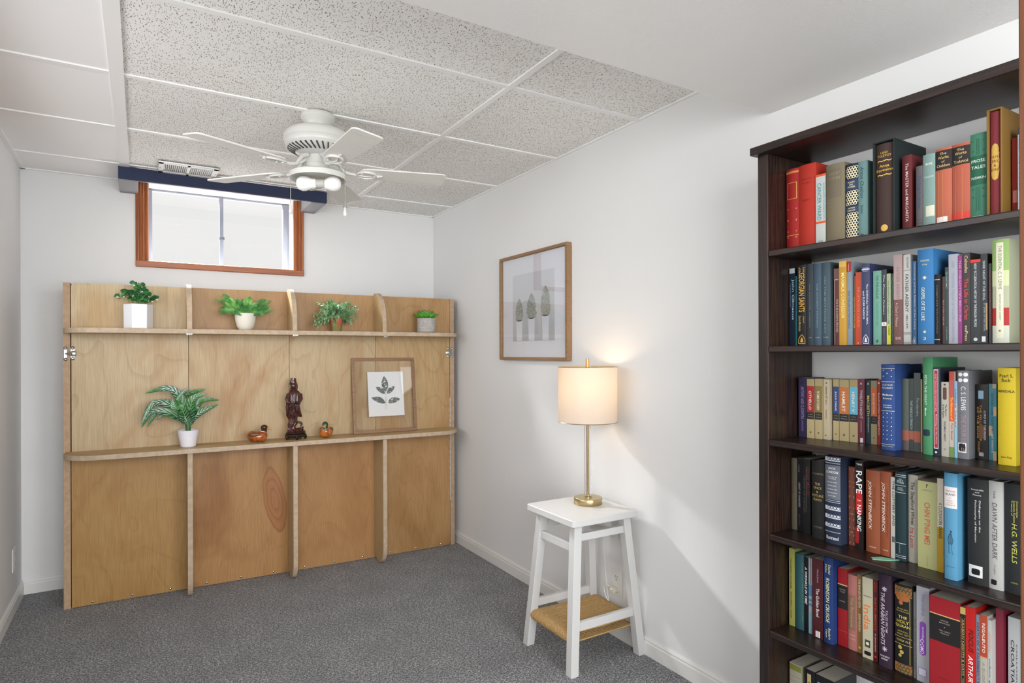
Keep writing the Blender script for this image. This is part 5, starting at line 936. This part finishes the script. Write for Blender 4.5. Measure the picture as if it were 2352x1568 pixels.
 (5,-184,-3452.8,-3463.7,228,'p','2c2a26','thin black paperback with gold head and framed title',[('B',0,0.07,0,1,'c0a05c'),('B',0.1,0.95,0.12,0.2,'a98c50'),('B',0.1,0.95,0.82,0.88,'a98c50'),('V','ARABIAN NIGHTS & DAYS',0.12,0.7,0.5,0.4,'b59c6a',0),('V','NAGUIB MAHFOUZ',0.73,0.95,0.5,0.3,'b59c6a',0)]),
 (5,-185,-3464.3,-3483.8,234,'p','d5231f','bright red paperback with black and white slanting lettering',[('V','FOCUS',0.22,0.45,0.55,0.5,'2c1413',0.2),('V','ARTHUR MILLER',0.48,0.97,0.5,0.5,'f3e4e2',0.2)]),
 (5,-183,-3484.4,-3492.1,221,'p','8d97ae','thin grey-blue paperback right of the bright red one',[('V','DEATH OF A SALESMAN * MILLER',0.08,0.85,0.5,0.5,'2f3d62',0)]),
 (5,-184,-3492.7,-3506.9,224,'p','cfc9ba','paperback with rust head above a cream foot',[('B',0,0.42,0,1,'a8452c'),('B',0.42,0.43,0,1,'d9873a'),('V','REGALBUTO',0.08,0.38,0.5,0.4,'e9ddd0',0),('V','A GUIDE TO MONEY',0.48,0.97,0.5,0.35,'9a9486',0)]),
 (5,-183,-3507.5,-3514.6,217,'p','d5d6d4','white paperback with slanting teal and coral lettering',[('V','EKSL',0.12,0.35,0.5,0.5,'d99c8c',0.2),('V','vukov gaj',0.4,0.72,0.5,0.5,'3f6f78',0.2)]),
 (5,-163,-3515.2,-3529.5,242,'p','8f2c42','crimson-purple paperback with black scrawled ink near its foot',[('K',0.72,0.98,0.25,0.7,'2a0e16')]),
 (5,-155,-3535.3,-3556.6,229,'p','cdd0d3',"white paperback reading CROATIAN at the shelf's right end",[('V','CROATIAN',0.22,0.72,0.4,0.3,'26282b',0.1),('V','COLLOQUIAL',0.25,0.78,0.75,0.14,'5c6066',0),('V','The Complete Course for Beginners',0.22,0.78,0.15,0.1,'b56b78',0)]),
 (6,-140,-2975.8,-3013.9,170,'p','c2bda8','thick cream paperback with a mottled olive head on the lowest shelf',[('B',0.02,0.12,0,1,'7d7c3a'),('B',0.22,0.23,0,1,'8f8a78'),('B',0.3,0.31,0,1,'8f8a78'),('B',0.38,0.39,0,1,'8f8a78')]),
 (6,-140,-3028.3,-3058.5,172,'p','19191f','black paperback with a cream label on the lowest shelf',[('B',0.07,0.6,0.2,0.6,'bda873'),('B',0.2,0.3,0.35,0.45,'3c3626')]),
 (6,-140,-3059.4,-3117.2,170,'p','17181e','wide black book with a pale framed square on the lowest shelf',[('B',0.12,0.5,0.12,0.3,'8fa5ad'),('B',0.14,0.48,0.14,0.28,'23303a')]),
]
# ------------------------------------------------------------ bookcase
bc = thing('bookcase', 'tall dark-stained wooden bookcase full of books against the right wall', 'bookcase', (0, -2.937, 0))
DWZ = dark_wood('Z'); DWY = dark_wood('Y')
LY0, LY1 = -.0345, -.83
bx('side_panel', DWZ, bc, -.23, -.014, LY0, 0, 0, 1.862, bevel=.002)
bx('side_panel', DWZ, bc, -.23, -.014, LY1-.034, LY1, 0, 1.862, bevel=.002)
bx('top_board', DWY, bc, -.252, -.001, LY1-.05, .012, 1.862, 1.886, bevel=.003)
ZSH = {1: 1.5725, 2: 1.2890, 3: 1.0115, 4: .7312, 5: .4445, 6: .160}
for k, z in ZSH.items(): bx('shelf', DWY, bc, -.23, -.003, LY1, LY0, z-.0185, z, bevel=.003)
bx('toe_board', DWY, bc, -.215, -.195, LY1, LY0, 0, .14, bevel=.002)

# ------------------------------------------------------------ books
PAGES = NT('page_edges'); v = PAGES.coord((1, 1, 1)); sp = PAGES.n('ShaderNodeSeparateXYZ'); PAGES.l(v, sp.inputs[0])
PAGES.color(PAGES.ramp(PAGES.math('FRACT', PAGES.math('MULTIPLY', sp.outputs[1], 900)), [(0, 'a8a091'), (.5, 'c9c2b4'), (1, 'b5ad9e')])); PAGES.set(Roughness=.9)
def cover(col, kind):
    col = dim(col, (.85, .85, .84))
    return plain(col, .62 if kind == 'h' else .34, 0, .25 if kind == 'h' else .03, 700 if kind == 'h' else 90, .4)
def ink(col): return plain(col, .5, 0, 0, 1, .4)
_tx = {}
def text_mesh(s, shear):
    k = (s, shear)
    if k in _tx: return _tx[k]
    cu = bpy.data.curves.new('lettering', 'FONT'); cu.body = s; cu.shear = shear; cu.resolution_u = 2; cu.offset = .008; cu.size = 1
    o = bpy.data.objects.new('lettering', cu); COL.objects.link(o)
    dg = bpy.context.evaluated_depsgraph_get(); me = bpy.data.meshes.new_from_object(o.evaluated_get(dg))
    bpy.data.objects.remove(o)
    vs = [tuple(v_.co) for v_ in me.vertices]; fs = [tuple(p.vertices) for p in me.polygons]
    xs_ = [v_[0] for v_ in vs]; ys_ = [v_[1] for v_ in vs]
    r = (vs, fs, min(xs_), max(xs_), min(ys_), max(ys_)); _tx[k] = r; return r
def make_book(row):
    s, X, Ya, Yb, h, kind, col, label, els = row
    X /= 1000; Ya /= 1000; Yb /= 1000; h /= 1000; th = Ya-Yb
    dep = min(h*.66, -X-.004); z0 = ZSH[s]+.0003
    nm = 'book'
    root = thing(nm, label, 'book', (X, (Ya+Yb)/2, z0), 0, 'books in the dark bookcase')
    bul = {'h': .10, 'p': .015, 's': .10}[kind]*min(th, .05)
    inset = 0; tw = th
    hh = h; zb = 0
    if kind == 's':
        wl_ = .0035; b = B()
        ty, ti = th/2, th/2-wl_
        b.rings([[(x_, y_, z_) for y_, z_ in q_] for x_, q_ in ((dep, ((-ty, 0), (ty, 0), (ty, h), (-ty, h))), (0, ((-ty, 0), (ty, 0), (ty, h), (-ty, h))), (0, ((-ti, wl_), (ti, wl_), (ti, h-wl_), (-ti, h-wl_))), (dep-wl_, ((-ti, wl_), (ti, wl_), (ti, h-wl_), (-ti, h-wl_))))])
        obj('slipcase', b, cover(col, 'h'), root, bevel=.001, label='slipcase')
        tw = th-2*wl_-.003; hh = h-2*wl_-.004; zb = wl_+.001; inset = .004; col = '4a3430' if col == '1e2a2a' else '8f3038'; kind2 = 'h'
    else: kind2 = kind
    def fx(y): return inset + bul*((2*y/tw)**2) - 0    # spine surface, 0 at the crown
    n = 10; b = B()
    if kind2 == 'h':
        bt = min(.0025, tw*.2); outer = [(fx(tw/2-tw*i/n), tw/2-tw*i/n) for i in range(n+1)]
        poly = [(dep-.001, tw/2)] + outer + [(dep-.001, -tw/2), (dep-.001, -tw/2+bt), (inset+bul+bt, -tw/2+bt)] + [(fx(-tw/2+tw*i/n)+bt*.8+.0005, (-tw/2+tw*i/n)*(1-2*bt/tw)) for i in range(1, n)] + [(inset+bul+bt, tw/2-bt), (dep-.001, tw/2-bt)]
        pin = .003
    else:
        bt = min(.0006, tw*.1); outer = [(fx(tw/2-tw*i/n), tw/2-tw*i/n) for i in range(n+1)]
        poly = [(dep-.001, tw/2)] + outer + [(dep-.001, -tw/2), (dep-.001, -tw/2+bt)] + [(bul+inset+.001, -tw/2+bt), (bul+inset+.001, tw/2-bt), (dep-.001, tw/2-bt)]
        pin = .0004
    b.prism([(x, y) for x, y in poly], zb, zb+hh)
    obj('cover', b, cover(col, kind2), root, True, label='spine and boards' if kind == 's' else None)
    xi = inset+bul+(bt+.0012 if kind2 == 'h' else .0014)
    bx('page_block', PAGES, root, xi, dep-.001-(.004 if kind2 == 'h' else .0003), -tw/2+bt+.0002, tw/2-bt-.0002, zb+pin, zb+hh-pin)
    EPS = .00035
    def zf(f): return zb+hh*(1-f)
    def surf(b, y0, y1, za, zc, lift, m=6):     # patch that follows the spine
        for i in range(m):
            a, c = y0+(y1-y0)*i/m, y0+(y1-y0)*(i+1)/m
            b.f([b.v((fx(a)-lift, a, za)), b.v((fx(c)-lift, c, za)), b.v((fx(c)-lift, c, zc)), b.v((fx(a)-lift, a, zc))])
    def blob(b, rows_, lift, m=5):     # filled shape given as rows (z, y0, y1) laid over the spine
        prev = None
        for z, ya_, yb_ in rows_:
            ya_, yb_ = max(-tw/2, ya_), min(tw/2, yb_); cur = [b.v((fx(ya_+(yb_-ya_)*i/m)-lift, ya_+(yb_-ya_)*i/m, z)) for i in range(m+1)]
            if prev:
                for i in range(m): b.f([prev[i], prev[i+1], cur[i+1], cur[i]])
            prev = cur
    def yfrac(f): return tw/2-tw*f
    groups = {}
    lift_n = 0
    for e in els:
        t_ = e[0]
        lift = EPS+lift_n*.00004; lift_n += 1
        if t_ in 'VH':
            if t_ == 'V': _, s_, a, c, yc, sz, cc, sh = e
            else: _, s_, zc, hf, wf, cc = e; sh = 0
            if s_ == '~': s_ = '~~'
            vs, fs, x0, x1, y0, y1 = text_mesh(s_, sh)
            b = B(); V_ = []
            for vx, vy, _z in vs:
                u = (vx-x0)/(x1-x0); w_ = (vy-y0)/(y1-y0)
                if t_ == 'V':
                    ratio = (y1-y0)/1.0; hw = sz*tw; zz = zf(a+(c-a)*u)
                    yy = tw/2-tw*(1-yc) + hw/2 - hw*w_ if False else (tw*(yc-.5)) * -1 * -1
                    # centre measured from the near (right) side: yc 0 = left edge, 1 = right edge
                    yy = yfrac(yc) - hw*(w_-.5)
                else:
                    yy = -wf*tw*(u-.5); zz = zf(zc)+hf*hh*(w_-.5)
                yy = max(-tw/2+.0003, min(tw/2-.0003, yy)); V_.append(b.bm.verts.new((fx(yy)-lift-.0001, yy, zz)))
            for f_ in fs:
                try: b.bm.faces.new([V_[i] for i in f_])
                except ValueError: pass
            groups.setdefault(('spine_lettering', cc), []).append(b)
        else:
            b = B()
            if t_ == 'B': _, a, c, ya, yb, cc = e; surf(b, yfrac(ya), yfrac(yb), zf(a), zf(c), lift); nm_ = 'spine_label' if ya > 0 or yb < 1 else 'spine_band'
            elif t_ == 'O':
                _, z, y, r, cc = e; nm_ = 'spine_emblem'; r *= tw; yc = yfrac(y); zc = zf(z)
                blob(b, [(zc-r*math.cos(math.pi*i/8), yc-r*math.sin(math.pi*i/8), yc+r*math.sin(math.pi*i/8)) for i in range(9)], lift)
            elif t_ in 'XNATGLPK':
                nm_ = 'spine_ornament'
                def strip(p, q, wd_):
                    (ya, za), (yb, zc) = p, q; L = math.hypot(yb-ya, zc-za) or 1; ny, nz = -(zc-za)/L*wd_/2, (yb-ya)/L*wd_/2
                    b.f([b.v((fx(y)-lift, max(-tw/2, min(tw/2, y)), z)) for y, z in ((ya+ny, za+nz), (yb+ny, zc+nz), (yb-ny, zc-nz), (ya-ny, za-nz))])
                if t_ == 'X':
                    _, a, c, cc = e; w_ = tw*.36
                    strip((w_, zf(a)), (-w_, zf(c)), tw*.09); strip((-w_, zf(a)), (w_, zf(c)), tw*.09); strip((w_, zf(a)), (-w_, zf(a)), tw*.05); strip((w_, zf(c)), (-w_, zf(c)), tw*.05)
                elif t_ == 'N':   # honeycomb
                    _, a, c, cc = e; hr = tw*.115; dy = hr*1.75; dz = hr*1.52; z = zf(a)-hr; r_i = 0
                    while z > zf(c)+hr*.6:
                        y = -tw/2+hr+(dy/2 if r_i % 2 else 0)
                        while y < tw/2-hr*.7:
                            P_ = [(y+hr*.86*math.sin(math.pi/3*k), z+hr*.86*math.cos(math.pi/3*k)) for k in range(7)]
                            for k in range(6): strip(P_[k], P_[k+1], hr*.34)
                            y += dy
                        z -= dz; r_i += 1
                elif t_ == 'A':   # pointed arch emblem
                    _, a, c, cc = e; w_ = tw*.34; za, zc = zf(a), zf(c); hz = za-zc
                    P_ = [(-w_, zc), (w_, zc), (w_, zc+hz*.45), (w_*.6, zc+hz*.75), (0, za), (-w_*.6, zc+hz*.75), (-w_, zc+hz*.45), (-w_, zc)]
                    for k in range(7): strip(P_[k], P_[k+1], tw*.06)
                    b.f([b.v((fx(y)-lift, y, z)) for y, z in ((-w_*.5, zc+hz*.15), (w_*.5, zc+hz*.15), (w_*.3, zc+hz*.55), (0, zc+hz*.7), (-w_*.3, zc+hz*.55))])
                elif t_ == 'T':   # star / fleuron
                    _, a, r, cc = e; r *= tw; zc = zf(a)
                    for k in range(4): q = math.pi/4*k; strip((-r*.5*math.cos(q), zc-r*.5*math.sin(q)), (r*.5*math.cos(q), zc+r*.5*math.sin(q)), r*.13)
                elif t_ in 'GLK':
                    if t_ == 'G': _, a, c, cc = e; ya, yb = .08, .92
                    elif t_ == 'L': _, a, c, cc = e; ya, yb = .25, .75
                    else: _, a, c, ya, yb, cc = e
                    rg = random.Random(int(a*1000)); m_ = 22; rows_ = []; yc = (yfrac(ya)+yfrac(yb))/2; hw = abs(yfrac(ya)-yfrac(yb))/2; zc = (zf(a)+zf(c))/2; hz = (zf(a)-zf(c))/2
                    ex = .35 if t_ == 'L' else (.6 if t_ == 'G' else .5); jit = 0 if t_ == 'L' else .16
                    for i in range(m_+1):
                        q = -1+2*i/m_; ww = (1-abs(q)**(2/ex))**(ex/2) if t_ != 'L' else (1 if abs(q) < .8 else math.sqrt(max(0, 1-((abs(q)-.8)/.2)**2)))
                        rows_.append((zc+hz*q, yc-hw*ww*(1-jit*rg.random()), yc+hw*ww*(1-jit*rg.random())))
                    blob(b, rows_, lift)
                elif t_ == 'P':   # small ink figure
                    _, a, c, cc = e; za, zc = zf(a), zf(c); H_ = za-zc; u = tw
                    L_ = [((-.02, 1.0), (.12, .97), .10), ((.0, .95), (.12, .93), .12), ((.03, .90), (.2, .62), .05), ((.03, .9), (-.2, .6), .05), ((-.1, .85), (.14, .84), .07), ((-.2, .6), (-.1, .42), .05), ((.2, .62), (.14, .42), .05), ((-.12, .8), (-.06, .45), .05), ((.02, .82), (.04, .42), .04), ((.12, .8), (.1, .45), .04), ((-.14, .44), (.14, .42), .05), ((-.1, .42), (-.1, .08), .04), ((.1, .42), (.16, .02), .03), ((-.18, .08), (.0, .03), .05), ((.1, .02), (.26, .0), .03)]
                    for p, q, wd_ in L_: strip((-p[0]*u, zc+H_*p[1]), (-q[0]*u, zc+H_*q[1]), wd_*u*.6)
            groups.setdefault((nm_, cc) if t_ == 'O' else (nm_, cc, lift_n), []).append(b)
    for (nm_, cc, *_k), bl_ in groups.items():
        me = bpy.data.meshes.new(nm_); V_ = []; F_ = []
        for b in bl_:
            o_ = len(V_); b.bm.verts.index_update(); V_ += [tuple(v_.co) for v_ in b.bm.verts]; F_ += [[v_.index+o_ for v_ in f_.verts] for f_ in b.bm.faces]; b.bm.free()
        me.from_pydata(V_, [], F_); me.materials.append(ink(cc)); o = bpy.data.objects.new(nm_, me); COL.objects.link(o); o.parent = root
for row in BOOKS: make_book(row)
# small green scrap of paper on the fourth shelf
b = B(); g0 = [(-.205, -3.262), (-.175, -3.29), (-.15, -3.30), (-.165, -3.262), (-.19, -3.250)]
b.prism([(x+.18, y+3.275) for x, y in g0], 0, .0012); o = obj('paper_scrap', b, plain('7fb89a', .7)); o.location = (-.18, -3.275, .7317)
tag(o, 'small mint green paper scrap on the fourth shelf under the rust brown books', 'paper')
